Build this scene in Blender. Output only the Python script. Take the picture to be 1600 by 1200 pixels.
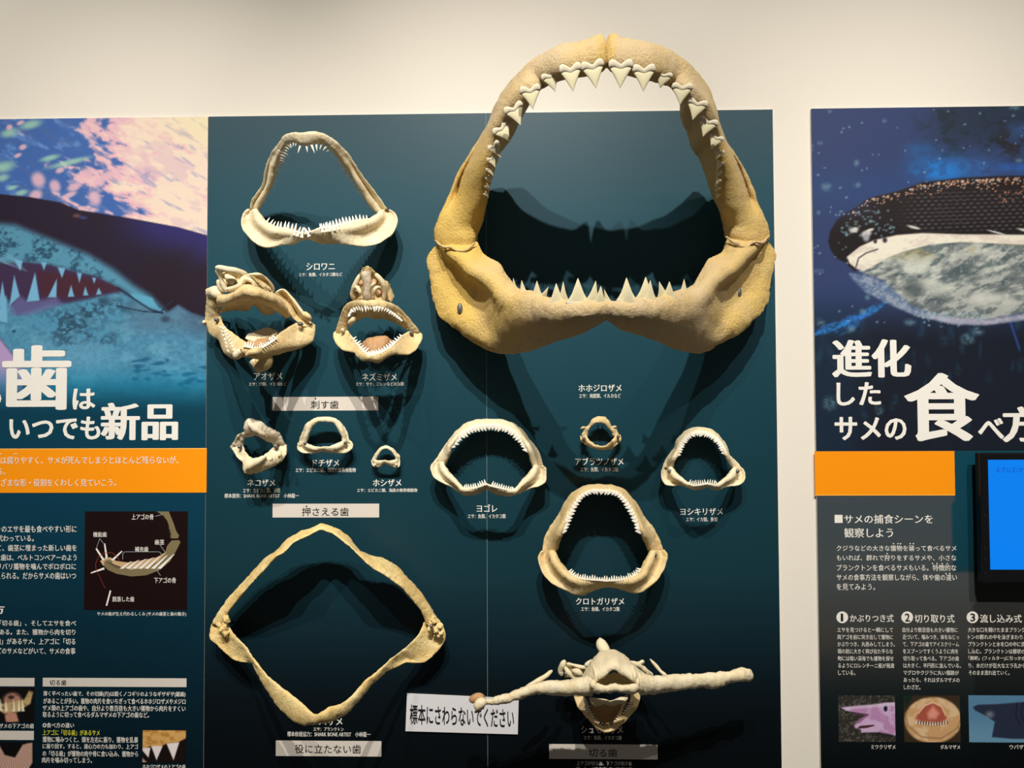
import bpy, bmesh, math, random
import numpy as np
from mathutils import Vector, Matrix, noise

random.seed(7)
rng = np.random.RandomState(11)
scn = bpy.context.scene
for o in list(bpy.data.objects):
    bpy.data.objects.remove(o)

# ------------------------------------------------------------------ camera
F = 1155.0
CAM = Vector((0.0, -1.93, 1.5))
_p, _y, _r = [math.radians(a) for a in (1.58577, -1.27022, -0.22863)]


def _rot():
    cx, sx, cy, sy, cr, sr = math.cos(_p), math.sin(_p), math.cos(_y), math.sin(_y), math.cos(_r), math.sin(_r)
    Rx = np.array([[1, 0, 0], [0, cx, sx], [0, -sx, cx]])
    Ry = np.array([[cy, 0, sy], [0, 1, 0], [-sy, 0, cy]])
    Rr = np.array([[cr, -sr, 0], [sr, cr, 0], [0, 0, 1]])
    return Ry @ Rx @ Rr


RM = _rot()                       # camera frame (right, up, forward) -> (X, Z, Y)
right, up, fwd = [Vector((RM[0, i], RM[2, i], RM[1, i])) for i in range(3)]
cam_d = bpy.data.cameras.new('camera')
cam_d.sensor_width = 36.0
cam_d.lens = 36.0 * F / 1600.0
cam_d.clip_start = 0.05
cam = bpy.data.objects.new('camera', cam_d)
scn.collection.objects.link(cam)
cam.matrix_world = Matrix.Translation(CAM) @ Matrix((right, up, -fwd)).transposed().to_4x4()
scn.camera = cam

# ------------------------------------------------------------------ light
scn.view_settings.view_transform = 'Standard'
scn.view_settings.look = 'None'
scn.view_settings.gamma = 1.0
scn.view_settings.use_curve_mapping = False
scn.view_settings.exposure = -0.13
w = bpy.data.worlds.new('gallery_ambient')
scn.world = w
w.use_nodes = True
w.node_tree.nodes['Background'].inputs[0].default_value = (1.0, 0.93, 0.85, 1)
w.node_tree.nodes['Background'].inputs[1].default_value = 0.12


def spot(x, y, z, tx, tz, power, size, blend=1.0, rad=0.026, col=(1.0, 0.955, 0.89)):
    l = bpy.data.lights.new('track_spotlight', 'SPOT')
    l.energy = power
    l.spot_size = math.radians(size)
    l.spot_blend = blend
    l.shadow_soft_size = rad
    l.color = col
    o = bpy.data.objects.new('track_spotlight', l)
    scn.collection.objects.link(o)
    o.location = (x, y, z)
    o.rotation_euler = (Vector((tx, 0, tz)) - Vector((x, y, z))).to_track_quat('-Z', 'Y').to_euler()
    return o


LY, LZ = -3.10, 4.80
spot(0.20, LY, LZ, 0.42, 1.36, 800, 40)
spot(-0.50, LY, LZ, -0.56, 1.36, 660, 35)
spot(-1.60, LY, LZ, -1.62, 1.55, 640, 39)
spot(1.45, LY, LZ, 1.62, 1.50, 600, 39)


# ------------------------------------------------------------------ helpers
def P(px, py, d=0.0):
    """point seen at photograph pixel (px, py), d metres in front of the wall"""
    v = right * (px - 800.0) + up * (600.0 - py) + fwd * F
    return CAM + v * ((-d - CAM.y) / v.y)


def to_px(X, Z, Y=0.0):
    X, Z = np.asarray(X, float), np.asarray(Z, float)
    a = np.stack([X - CAM.x, Z - CAM.z, np.full_like(X, Y - CAM.y)], -1)
    c = a @ RM
    return 800 + F * c[..., 0] / c[..., 2], 600 - F * c[..., 1] / c[..., 2]


def lin(c):
    c = np.asarray(c, float) / 255.0
    return np.where(c <= 0.04045, c / 12.92, ((c + 0.055) / 1.055) ** 2.4)


def meta(o, label=None, cat=None, group=None, kind=None):
    for k, v in (('label', label), ('category', cat), ('group', group), ('kind', kind)):
        if v:
            o[k] = v
    return o


def link(o, parent=None):
    scn.collection.objects.link(o)
    if parent is not None:
        o.parent = parent
        bpy_parent_fix.append(o)
    return o


bpy_parent_fix = []


def thing(name, loc, label, cat, group=None):
    group = group or {'shark_jaw': 'shark jaws mounted on the teal boards', 'shark_skull': 'shark skulls mounted on the teal boards', 'exhibit_panel': 'exhibit panels along the wall'}.get(name)
    o = bpy.data.objects.new(name, None)
    o.empty_display_size = 0.05
    o.location = loc
    o.matrix_world = Matrix.Translation(loc)
    link(o)
    return meta(o, label, cat, group)


def root_of(parent):
    v = Vector((0, 0, 0))
    while parent is not None:
        v = v + parent.location
        parent = parent.parent
    return v


def mesh_obj(name, verts, faces, mat, parent=None, smooth=True, label=None, cols=None):
    """verts in world space; stored relative to the parent thing"""
    off = root_of(parent)
    m = bpy.data.meshes.new(name)
    m.from_pydata([tuple(Vector(v) - off) for v in verts], [], faces)
    m.update()
    if smooth:
        m.polygons.foreach_set('use_smooth', [True] * len(m.polygons))
    mats = mat if isinstance(mat, (list, tuple)) else [mat]
    for k in mats:
        m.materials.append(k)
    if cols is not None:
        a = m.color_attributes.new('tint', 'FLOAT_COLOR', 'POINT')
        a.data.foreach_set('color', np.asarray(cols, dtype=np.float32).ravel())
    o = bpy.data.objects.new(name, m)
    scn.collection.objects.link(o)
    if parent is not None:
        o.parent = parent
    if label:
        o['label'] = label
    return o


def catmull(pts, n):
    """pts (k, ...) -> n samples, centripetal-free Catmull-Rom over uniform index"""
    pts = np.asarray(pts, float)
    k = len(pts)
    if k == 2:
        t = np.linspace(0, 1, n).reshape((-1,) + (1,) * (pts.ndim - 1))
        return pts[0] * (1 - t) + pts[1] * t
    ext = np.concatenate([[2 * pts[0] - pts[1]], pts, [2 * pts[-1] - pts[-2]]])
    u = np.linspace(0, k - 1 - 1e-9, n)
    i = np.floor(u).astype(int)
    t = (u - i).reshape((-1,) + (1,) * (pts.ndim - 1))
    a, b, c, d = ext[i], ext[i + 1], ext[i + 2], ext[i + 3]
    return 0.5 * (2 * b + (c - a) * t + (2 * a - 5 * b + 4 * c - d) * t * t + (3 * b - a - 3 * c + d) * t ** 3)


def shell(name, rows, T, mat, parent, nu=60, nv=24, q=0.7, rough=0.0012, rs=22.0, tint=None, label=None, cap=True, seed=0):
    """closed bony body: rows = stations, each a list of (px, py, depth) control points running across it"""
    rows = np.asarray(rows, float)
    g = catmull(rows, nu)                                    # nu, k, 3
    half = nv // 2
    th = np.linspace(0, 2 * math.pi, nv, endpoint=False)
    s = (1 - np.cos(th)) / 2
    fine = catmull(np.transpose(g, (1, 0, 2)), 41)           # 41, nu, 3
    C = np.zeros((41, nu, 3))
    for a in range(41):
        for b in range(nu):
            C[a, b] = P(*fine[a, b])
    du = np.gradient(C, axis=1)
    dv = np.gradient(C, axis=0)
    N = np.cross(du, dv)
    N /= (np.linalg.norm(N, axis=-1, keepdims=True) + 1e-12)
    ref = np.sign(N[..., 1].sum()) or 1.0
    N *= -ref
    Tl = catmull(np.asarray(T, float).reshape(-1, 1), nu)[:, 0] if not np.isscalar(T) else np.full(nu, T)
    verts = []
    for b in range(nu):
        for k in range(nv):
            x = s[k] * 40
            i = min(int(x), 39)
            f = x - i
            c = C[i, b] * (1 - f) + C[i + 1, b] * f
            n = N[i, b] * (1 - f) + N[i + 1, b] * f
            e = math.sin(th[k])
            t = Tl[b] * (abs(e) ** q) * (1 if e >= 0 else -1)
            pnt = Vector(c + n * t)
            if rough:
                h = noise.noise(pnt * rs + Vector((seed, 3, 1))) + 0.55 * noise.noise(pnt * rs * 2.7 + Vector((9, seed, 5))) + 0.32 * noise.noise(pnt * rs * 7) - 0.9 * max(0.0, 0.12 - abs(noise.noise(pnt * rs * 1.6 + Vector((4, 4, seed))))) / 0.12 * 0.5
                pnt = pnt + Vector(n) * (h * rough * (1 if e >= 0 else -1)) + Vector((du[i, b] / (np.linalg.norm(du[i, b]) + 1e-9))) * 0
                # roughen the rim inwards and outwards as well
                dvn = dv[i, b] / (np.linalg.norm(dv[i, b]) + 1e-9)
                pnt = pnt + Vector(dvn) * (h * rough * 0.8 * (2 * s[k] - 1))
            verts.append(pnt)
    faces = []
    for b in range(nu - 1):
        for k in range(nv):
            k2 = (k + 1) % nv
            faces.append((b * nv + k, b * nv + k2, (b + 1) * nv + k2, (b + 1) * nv + k))
    if cap:
        faces.append(tuple(range(nv - 1, -1, -1)))
        faces.append(tuple((nu - 1) * nv + k for k in range(nv)))
    cols = None
    if tint is not None:
        cols = [(tint(p), 0, 0, 1) for p in verts]
    o = mesh_obj(name, verts, faces, mat, parent, label=label, cols=cols)
    bm = bmesh.new()
    bm.from_mesh(o.data)
    bmesh.ops.recalc_face_normals(bm, faces=bm.faces)
    bm.to_mesh(o.data)
    bm.free()
    return o


def resample(poly, n):
    p = np.asarray(poly, float)
    L = np.concatenate([[0], np.cumsum(np.linalg.norm(np.diff(p[:, :2], axis=0), axis=1))])
    u = np.linspace(0, L[-1], n)
    return np.stack([np.interp(u, L, p[:, k]) for k in range(p.shape[1])], -1)


def curve(kv, u):
    return np.interp(u, [k for k, _ in kv], [v for _, v in kv])


def band_rows(outer, inner, do, di, bulge, n=24, match=True, ridge=((0, 0), (1, 0))):
    """pair an outer and an inner outline; the pairing follows the shapes, not only arc length"""
    O = resample(outer, 200)
    I = resample(inner, n)
    if match:
        # monotone pairing that mixes arc position and nearness
        uI = np.linspace(0, 1, n)
        uO = np.linspace(0, 1, 200)
        scale = max(np.ptp(O[:, 0]), np.ptp(O[:, 1]))
        cost = np.linalg.norm(O[None, :, :2] - I[:, None, :2], axis=2) / scale + 0.9 * np.abs(uO[None] - uI[:, None])
        D = np.full((n, 200), 1e9)
        B = np.zeros((n, 200), int)
        D[0, 0] = cost[0, 0]
        for i in range(1, n):
            best, arg = 1e9, 0
            for j in range(200):
                if D[i - 1, j] < best:
                    best, arg = D[i - 1, j], j
                D[i, j] = best + cost[i, j]
                B[i, j] = arg
        j = 199
        sel = [0] * n
        for i in range(n - 1, -1, -1):
            sel[i] = j
            j = B[i, j]
        sel = np.array(sel, float)
        k = np.array([1, 2, 3, 2, 1]) / 9
        sm = np.convolve(np.pad(sel, 2, mode='reflect', reflect_type='odd'), k, mode='valid')
        sm[0], sm[-1] = 0, 199
        sel = np.clip(sm, 0, 199)
        O2 = np.stack([np.interp(sel, np.arange(200), O[:, k]) for k in range(2)], -1)
    else:
        O2 = resample(outer, n)
    rows = []
    for i in range(n):
        u = i / (n - 1)
        a, b, bl = curve(do, u), curve(di, u), curve(bulge, u)
        row = []
        rg = curve(ridge, u)
        for s, gk in ((0, .25), (0.16, -.55), (0.36, -.9), (0.56, -.35), (0.74, 1.1), (0.88, .5), (1, -.3)):
            x = O2[i] * (1 - s) + I[i, :2] * s
            row.append((x[0], x[1], a * (1 - s) + b * s + bl * 4 * s * (1 - s) + rg * gk))
        rows.append(row)
    return rows


def tube(name, pts, rad, mat, parent, n=24, m=10, rough=0.0005, flat=1.0, label=None, rs=40, seed=0, end=0.55):
    """rounded strut through (px, py, d) points; rad in pixels per point"""
    rad = list(rad) if hasattr(rad, '__len__') else [rad] * len(pts)
    c = catmull(np.array(pts, float), n)
    r = catmull(np.array(rad, float).reshape(-1, 1), n)[:, 0] / 600.0
    C = [P(*q) for q in c]
    verts, faces = [], []
    for i in range(n):
        a, b = C[max(i - 1, 0)], C[min(i + 1, n - 1)]
        t = (b - a).normalized()
        x = t.cross(Vector((0, 1, 0)))
        if x.length < 1e-4:
            x = Vector((1, 0, 0))
        x.normalize()
        y = t.cross(x)
        e = min(1.0, end + (1 - end) * min(1.0, 7.0 * min(i, n - 1 - i) / n) ** 0.5)
        for k in range(m):
            th = 2 * math.pi * k / m
            v = C[i] + (x * math.cos(th) + y * math.sin(th) * flat) * r[i] * e
            h = noise.noise(v * rs + Vector((seed, 0, 2)))
            verts.append(v + (v - C[i]).normalized() * h * rough * 2)
    for i in range(n - 1):
        for k in range(m):
            faces.append((i * m + k, i * m + (k + 1) % m, (i + 1) * m + (k + 1) % m, (i + 1) * m + k))
    faces.append(tuple(range(m)))
    faces.append(tuple((n - 1) * m + k for k in range(m - 1, -1, -1)))
    return mesh_obj(name, verts, faces, mat, parent, label=label)


# ------------------------------------------------------------------ materials
def mat(name, build):
    m = bpy.data.materials.new(name)
    m.use_nodes = True
    nt = m.node_tree
    b = nt.nodes['Principled BSDF']
    build(nt, b)
    return m


def simple(name, rgb, rough=0.6, spec=0.3, metal=0.0, bump=0.0, bscale=200.0, var=0.0):
    def f(nt, b):
        c = lin(rgb)
        b.inputs['Base Color'].default_value = (*c, 1)
        b.inputs['Roughness'].default_value = rough
        b.inputs['Specular IOR Level'].default_value = spec
        b.inputs['Metallic'].default_value = metal
        if bump or var:
            tc = nt.nodes.new('ShaderNodeTexCoord')
            n = nt.nodes.new('ShaderNodeTexNoise')
            n.inputs['Scale'].default_value = bscale
            n.inputs['Detail'].default_value = 5
            nt.links.new(tc.outputs['Object'], n.inputs['Vector'])
            if bump:
                bp = nt.nodes.new('ShaderNodeBump')
                bp.inputs['Strength'].default_value = bump
                bp.inputs['Distance'].default_value = 0.001
                nt.links.new(n.outputs['Fac'], bp.inputs['Height'])
                nt.links.new(bp.outputs['Normal'], b.inputs['Normal'])
            if var:
                mx = nt.nodes.new('ShaderNodeMixRGB')
                mx.inputs[1].default_value = (*(c * (1 - var)), 1)
                mx.inputs[2].default_value = (*np.minimum(c * (1 + var), 1), 1)
                nt.links.new(n.outputs['Fac'], mx.inputs[0])
                nt.links.new(mx.outputs[0], b.inputs['Base Color'])
    return mat(name, f)


def bone(name, ca, cb, cc, scale=14.0, bump=0.6, bdist=0.0015, rough=0.62, stain=0.45):
    """dried cartilage: base colour, warmer patches by noise and by the 'tint' attribute, brown stains, pitted relief"""
    def f(nt, b):
        N, L = nt.nodes, nt.links
        geo = N.new('ShaderNodeNewGeometry')
        n1 = N.new('ShaderNodeTexNoise')
        n1.inputs['Scale'].default_value = scale
        n1.inputs['Detail'].default_value = 6
        n1.inputs['Roughness'].default_value = 0.65
        L.new(geo.outputs['Position'], n1.inputs['Vector'])
        at = N.new('ShaderNodeAttribute')
        at.attribute_name = 'tint'
        sep = N.new('ShaderNodeSeparateColor')
        L.new(at.outputs['Color'], sep.inputs[0])
        add = N.new('ShaderNodeMath')
        add.operation = 'ADD'
        sub = N.new('ShaderNodeMath')
        sub.operation = 'MULTIPLY_ADD'
        sub.inputs[1].default_value = 1.6
        sub.inputs[2].default_value = -0.45
        L.new(n1.outputs['Fac'], sub.inputs[0])
        L.new(sub.outputs[0], add.inputs[0])
        L.new(sep.outputs[0], add.inputs[1])
        add.use_clamp = True
        mx = N.new('ShaderNodeMixRGB')
        mx.inputs[1].default_value = (*lin(ca), 1)
        mx.inputs[2].default_value = (*lin(cb), 1)
        L.new(add.outputs[0], mx.inputs[0])
        n2 = N.new('ShaderNodeTexNoise')
        n2.inputs['Scale'].default_value = scale * 3.3
        n2.inputs['Detail'].default_value = 8
        n2.inputs['Roughness'].default_value = 0.7
        L.new(geo.outputs['Position'], n2.inputs['Vector'])
        mr = N.new('ShaderNodeMapRange')
        mr.inputs[1].default_value = 0.55
        mr.inputs[2].default_value = 0.78
        mr.inputs[4].default_value = stain
        L.new(n2.outputs['Fac'], mr.inputs[0])
        mx2 = N.new('ShaderNodeMixRGB')
        mx2.inputs[2].default_value = (*lin(cc), 1)
        L.new(mr.outputs[0], mx2.inputs[0])
        L.new(mx.outputs[0], mx2.inputs[1])
        L.new(mx2.outputs[0], b.inputs['Base Color'])
        n3 = N.new('ShaderNodeTexNoise')
        n3.inputs['Scale'].default_value = 160
        n3.inputs['Detail'].default_value = 6
        n3.inputs['Roughness'].default_value = 0.7
        L.new(geo.outputs['Position'], n3.inputs['Vector'])
        bp = N.new('ShaderNodeBump')
        bp.inputs['Strength'].default_value = bump
        bp.inputs['Distance'].default_value = bdist
        L.new(n3.outputs['Fac'], bp.inputs['Height'])
        L.new(bp.outputs['Normal'], b.inputs['Normal'])
        b.inputs['Roughness'].default_value = rough
        b.inputs['Specular IOR Level'].default_value = 0.3
        b.inputs['Subsurface Weight'].default_value = 0.0
    return mat(name, f)


M_wall = simple('cream_wall_paint', (233, 226, 212), 0.75, 0.2, bump=0.25, bscale=350, var=0.012)
M_floor = simple('dark_carpet', (60, 56, 52), 0.9, 0.1, bump=0.6, bscale=900, var=0.2)
M_white = simple('white_print', (238, 234, 224), 0.55, 0.25)
M_grey_strip = simple('pale_grey_strip', (214, 206, 194), 0.5, 0.3)
M_ink = simple('black_print', (26, 26, 28), 0.55, 0.25)
M_orange = simple('orange_print', (250, 150, 10), 0.4, 0.3)
M_orange_line = simple('light_orange_print', (255, 190, 90), 0.4, 0.3)
M_yellow = simple('yellow_print', (225, 225, 60), 0.5, 0.3)
M_line = simple('grey_print', (150, 160, 165), 0.5, 0.3)
M_red_line = simple('dark_red_print', (140, 50, 40), 0.5, 0.3)
M_black_print = simple('black_brown_print', (24, 8, 8), 0.4, 0.3)
M_edge = simple('board_edge', (200, 200, 196), 0.5, 0.3)
M_seam = simple('seam_filler', (120, 140, 145), 0.45, 0.3)
M_olive = simple('olive_print', (125, 112, 80), 0.5, 0.3)
M_tan_print = simple('tan_print', (205, 170, 125), 0.5, 0.3)
M_paper = simple('laminated_paper', (226, 224, 226), 0.35, 0.5, var=0.01, bscale=8)
M_bolt = simple('steel_bolt', (112, 110, 102), 0.45, 0.4, metal=0.2)
M_hole = simple('dark_socket', (45, 38, 30), 0.7, 0.2)
M_bezel = simple('black_plastic_bezel', (10, 10, 12), 0.25, 0.5)
M_mount = simple('black_mount_metal', (14, 14, 15), 0.5, 0.4)
M_blue_ink = simple('dark_blue_screen_ink', (10, 60, 190), 0.5, 0.2)


def _screen(nt, b):
    b.inputs['Base Color'].default_value = (0, 0, 0, 1)
    b.inputs['Emission Color'].default_value = (*lin((0, 136, 255)), 1)
    b.inputs['Emission Strength'].default_value = 0.95
    b.inputs['Roughness'].default_value = 0.3


M_screen = mat('lit_blue_screen', _screen)


def _screen_text(nt, b):
    b.inputs['Base Color'].default_value = (0, 0, 0, 1)
    b.inputs['Emission Color'].default_value = (*lin((0, 70, 190)), 1)
    b.inputs['Emission Strength'].default_value = 0.9


M_screen_text = mat('screen_lettering', _screen_text)


def _print(nt, b):
    a = nt.nodes.new('ShaderNodeAttribute')
    a.attribute_name = 'tint'
    nt.links.new(a.outputs['Color'], b.inputs['Base Color'])
    b.inputs['Roughness'].default_value = 0.42
    b.inputs['Specular IOR Level'].default_value = 0.3


M_print = mat('satin_photo_print', _print)

M_gw = bone('ochre_tan_cartilage', (212, 188, 148), (226, 190, 102), (158, 120, 74), scale=9, bump=1.0, bdist=0.005, stain=0.5)
M_pale = bone('pale_cream_cartilage', (238, 227, 196), (226, 202, 150), (172, 132, 84), scale=26, bump=0.8, bdist=.003, stain=0.55)
M_cream = bone('warm_cream_cartilage', (230, 210, 162), (214, 176, 108), (146, 100, 52), scale=24, bump=0.8, bdist=.003, stain=0.65)
M_bask = bone('yellow_dried_cartilage', (246, 224, 164), (226, 180, 84), (144, 94, 30), scale=16, bump=0.9, bdist=0.004, stain=0.7)
M_dirty = bone('grey_cream_cartilage', (226, 214, 190), (204, 182, 146), (146, 110, 82), scale=34, bump=0.8, bdist=.003, stain=0.6)
M_brown = bone('brown_dried_membrane', (196, 156, 112), (158, 112, 70), (104, 66, 38), scale=40, bump=0.7, stain=0.6)
M_crown = simple('tooth_enamel', (238, 228, 188), 0.22, 0.5, bump=0.12, bscale=60, var=0.06)
M_root = simple('tooth_root', (222, 211, 184), 0.65, 0.3, bump=0.5, bscale=300, var=0.08)
M_crown_s = simple('small_tooth_enamel', (246, 240, 222), 0.35, 0.4)

# ------------------------------------------------------------------ setting
X0, X1, X2, X3 = [P(a, 600).x for a in (324.4, 760.5, 1212, 1272.5)]


def box(name, x0, x1, y0, y1, z0, z1, m, parent=None, label=None, bev=0.0):
    bm = bmesh.new()
    vs = [bm.verts.new((x, y, z)) for x in (x0, x1) for y in (y0, y1) for z in (z0, z1)]
    for f in ((0, 1, 3, 2), (4, 6, 7, 5), (0, 4, 5, 1), (2, 3, 7, 6), (0, 2, 6, 4), (1, 5, 7, 3)):
        bm.faces.new([vs[i] for i in f])
    bmesh.ops.recalc_face_normals(bm, faces=bm.faces)
    if bev:
        bmesh.ops.bevel(bm, geom=list(bm.edges), offset=bev, segments=3, affect='EDGES', profile=0.6)
    off = root_of(parent)
    bmesh.ops.translate(bm, verts=bm.verts, vec=-off)
    me = bpy.data.meshes.new(name)
    bm.to_mesh(me)
    bm.free()
    me.materials.append(m)
    o = bpy.data.objects.new(name, me)
    scn.collection.objects.link(o)
    if parent is not None:
        o.parent = parent
    if label:
        o['label'] = label
    return o


meta(box('wall_back', -3.2, 3.2, 0.002, 0.12, 0.0, 5.4, M_wall), kind='structure')
meta(box('floor', -3.2, 3.2, -3.6, 0.12, -0.05, 0.0, M_floor), kind='structure')

ZT = P(760, 178).z
BT = 0.005                                                   # board thickness


# ---- painting of the flat prints (numpy raster sampled per vertex)
def vnoise(x, y, sx, sy, seed, octaves=4, rough=0.55):
    r = np.random.RandomState(seed)
    out = np.zeros_like(x, float)
    amp, tot = 1.0, 0.0
    for o in range(octaves):
        g = r.rand(64, 64)
        u, v = x / sx * 2 ** o + 17.3 * o, y / sy * 2 ** o + 9.1 * o
        i, j = np.floor(u).astype(int), np.floor(v).astype(int)
        fu, fv = u - i, v - j
        fu, fv = fu * fu * (3 - 2 * fu), fv * fv * (3 - 2 * fv)
        a, b = g[i % 64, j % 64], g[(i + 1) % 64, j % 64]
        c, d = g[i % 64, (j + 1) % 64], g[(i + 1) % 64, (j + 1) % 64]
        out += amp * ((a * (1 - fu) + b * fu) * (1 - fv) + (c * (1 - fu) + d * fu) * fv)
        tot += amp
        amp *= rough
    return out / tot


def sstep(a, b, x):
    t = np.clip((x - a) / (b - a), 0, 1)
    return t * t * (3 - 2 * t)


def poly_sd(x, y, poly):
    """signed distance (positive inside)"""
    p = np.asarray(poly, float)
    d = np.full(x.shape, 1e9)
    ins = np.zeros(x.shape, bool)
    n = len(p)
    for i in range(n):
        a, b = p[i], p[(i + 1) % n]
        e = b - a
        wx, wy = x - a[0], y - a[1]
        t = np.clip((wx * e[0] + wy * e[1]) / (e @ e + 1e-9), 0, 1)
        d = np.minimum(d, (wx - t * e[0]) ** 2 + (wy - t * e[1]) ** 2)
        c = ((a[1] <= y) & (b[1] > y)) | ((b[1] <= y) & (a[1] > y))
        with np.errstate(divide='ignore', invalid='ignore'):
            xi = a[0] + (y - a[1]) * e[0] / (e[1] if e[1] else 1e-9)
        ins ^= c & (x < xi)
    d = np.sqrt(d)
    return np.where(ins, d, -d)


class Paint:
    def __init__(s, x, y, rgb):
        s.x, s.y = x, y
        s.c = np.zeros(x.shape + (3,)) + np.array(rgb, float)

    def mix(s, rgb, m):
        s.c = s.c * (1 - m[..., None]) + np.asarray(rgb, float) * m[..., None]

    def poly(s, pts, rgb, soft=1.0, k=1.0, m=None):
        a = sstep(-soft, soft, poly_sd(s.x, s.y, pts)) * k
        if m is not None:
            a = a * m
        s.mix(rgb, a)
        return a

    def blob(s, cx, cy, rx, ry, rgb, soft=0.4, k=1.0, ang=0.0, m=None):
        c, n = math.cos(ang), math.sin(ang)
        dx, dy = s.x - cx, s.y - cy
        u, v = (dx * c + dy * n) / rx, (-dx * n + dy * c) / ry
        a = (1 - sstep(1 - soft, 1 + soft, np.sqrt(u * u + v * v))) * k
        if m is not None:
            a = a * m
        s.mix(rgb, a)
        return a

    def stroke(s, pts, wdt, rgb, k=1.0):
        p = np.asarray(pts, float)
        d = np.full(s.x.shape, 1e9)
        for a, b in zip(p[:-1], p[1:]):
            e = b - a
            t = np.clip(((s.x - a[0]) * e[0] + (s.y - a[1]) * e[1]) / (e @ e + 1e-9), 0, 1)
            d = np.minimum(d, np.hypot(s.x - a[0] - t * e[0], s.y - a[1] - t * e[1]))
        s.mix(rgb, (1 - sstep(wdt * 0.4, wdt * 0.9 + 0.4, d)) * k)


def print_sheet(name, x0, x1, z0, z1, y, step, fn, parent, gain=1.0, label=None):
    """flat printed sheet on the plane Y=-y, painted per vertex by fn(px, py)"""
    nx, nz = max(2, int((x1 - x0) / step) + 1), max(2, int((z1 - z0) / step) + 1)
    X, Z = np.meshgrid(np.linspace(x0, x1, nx), np.linspace(z0, z1, nz))
    px, py = to_px(X, Z)
    c = np.clip(fn(px, py), 0, 255)
    col = lin(c) * gain
    off = root_of(parent)
    me = bpy.data.meshes.new(name)
    co = np.stack([X - off.x, np.full_like(X, -y - off.y), Z - off.z], -1).reshape(-1, 3).astype(np.float32)
    idx = np.arange(nx * nz).reshape(nz, nx)
    q = np.stack([idx[:-1, :-1], idx[:-1, 1:], idx[1:, 1:], idx[1:, :-1]], -1).reshape(-1, 4).astype(np.int32)
    me.vertices.add(len(co))
    me.vertices.foreach_set('co', co.ravel())
    me.loops.add(q.size)
    me.loops.foreach_set('vertex_index', q.ravel())
    me.polygons.add(len(q))
    me.polygons.foreach_set('loop_start', np.arange(0, q.size, 4, dtype=np.int32))
    me.polygons.foreach_set('loop_total', np.full(len(q), 4, dtype=np.int32))
    me.update(calc_edges=True)
    a = me.color_attributes.new('tint', 'FLOAT_COLOR', 'POINT')
    a.data.foreach_set('color', np.concatenate([col.reshape(-1, 3), np.ones((nx * nz, 1))], 1).astype(np.float32).ravel())
    me.materials.append(M_print)
    o = bpy.data.objects.new(name, me)
    scn.collection.objects.link(o)
    if parent is not None:
        o.parent = parent
    if label:
        o['label'] = label
    return o


# printed ground of the boards: petrol blue that deepens to near-black navy downwards (the artwork's own gradient)
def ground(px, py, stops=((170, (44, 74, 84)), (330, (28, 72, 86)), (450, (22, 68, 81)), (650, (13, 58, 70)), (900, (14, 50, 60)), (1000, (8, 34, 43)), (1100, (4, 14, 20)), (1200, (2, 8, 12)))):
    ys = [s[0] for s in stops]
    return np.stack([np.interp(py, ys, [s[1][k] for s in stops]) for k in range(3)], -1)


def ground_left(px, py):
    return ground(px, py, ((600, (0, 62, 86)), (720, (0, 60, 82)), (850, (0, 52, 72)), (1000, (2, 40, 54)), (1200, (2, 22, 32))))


def ground_right(px, py):  # teal print gradient with a greyish surface reflection painted into its colour
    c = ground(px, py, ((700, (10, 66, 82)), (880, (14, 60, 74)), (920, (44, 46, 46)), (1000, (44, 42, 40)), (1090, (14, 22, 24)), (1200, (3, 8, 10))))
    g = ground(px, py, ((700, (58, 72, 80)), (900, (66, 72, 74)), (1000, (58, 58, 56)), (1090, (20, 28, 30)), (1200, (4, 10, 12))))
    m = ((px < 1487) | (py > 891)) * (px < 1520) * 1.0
    return c * (1 - m[..., None]) + g * m[..., None]


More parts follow.
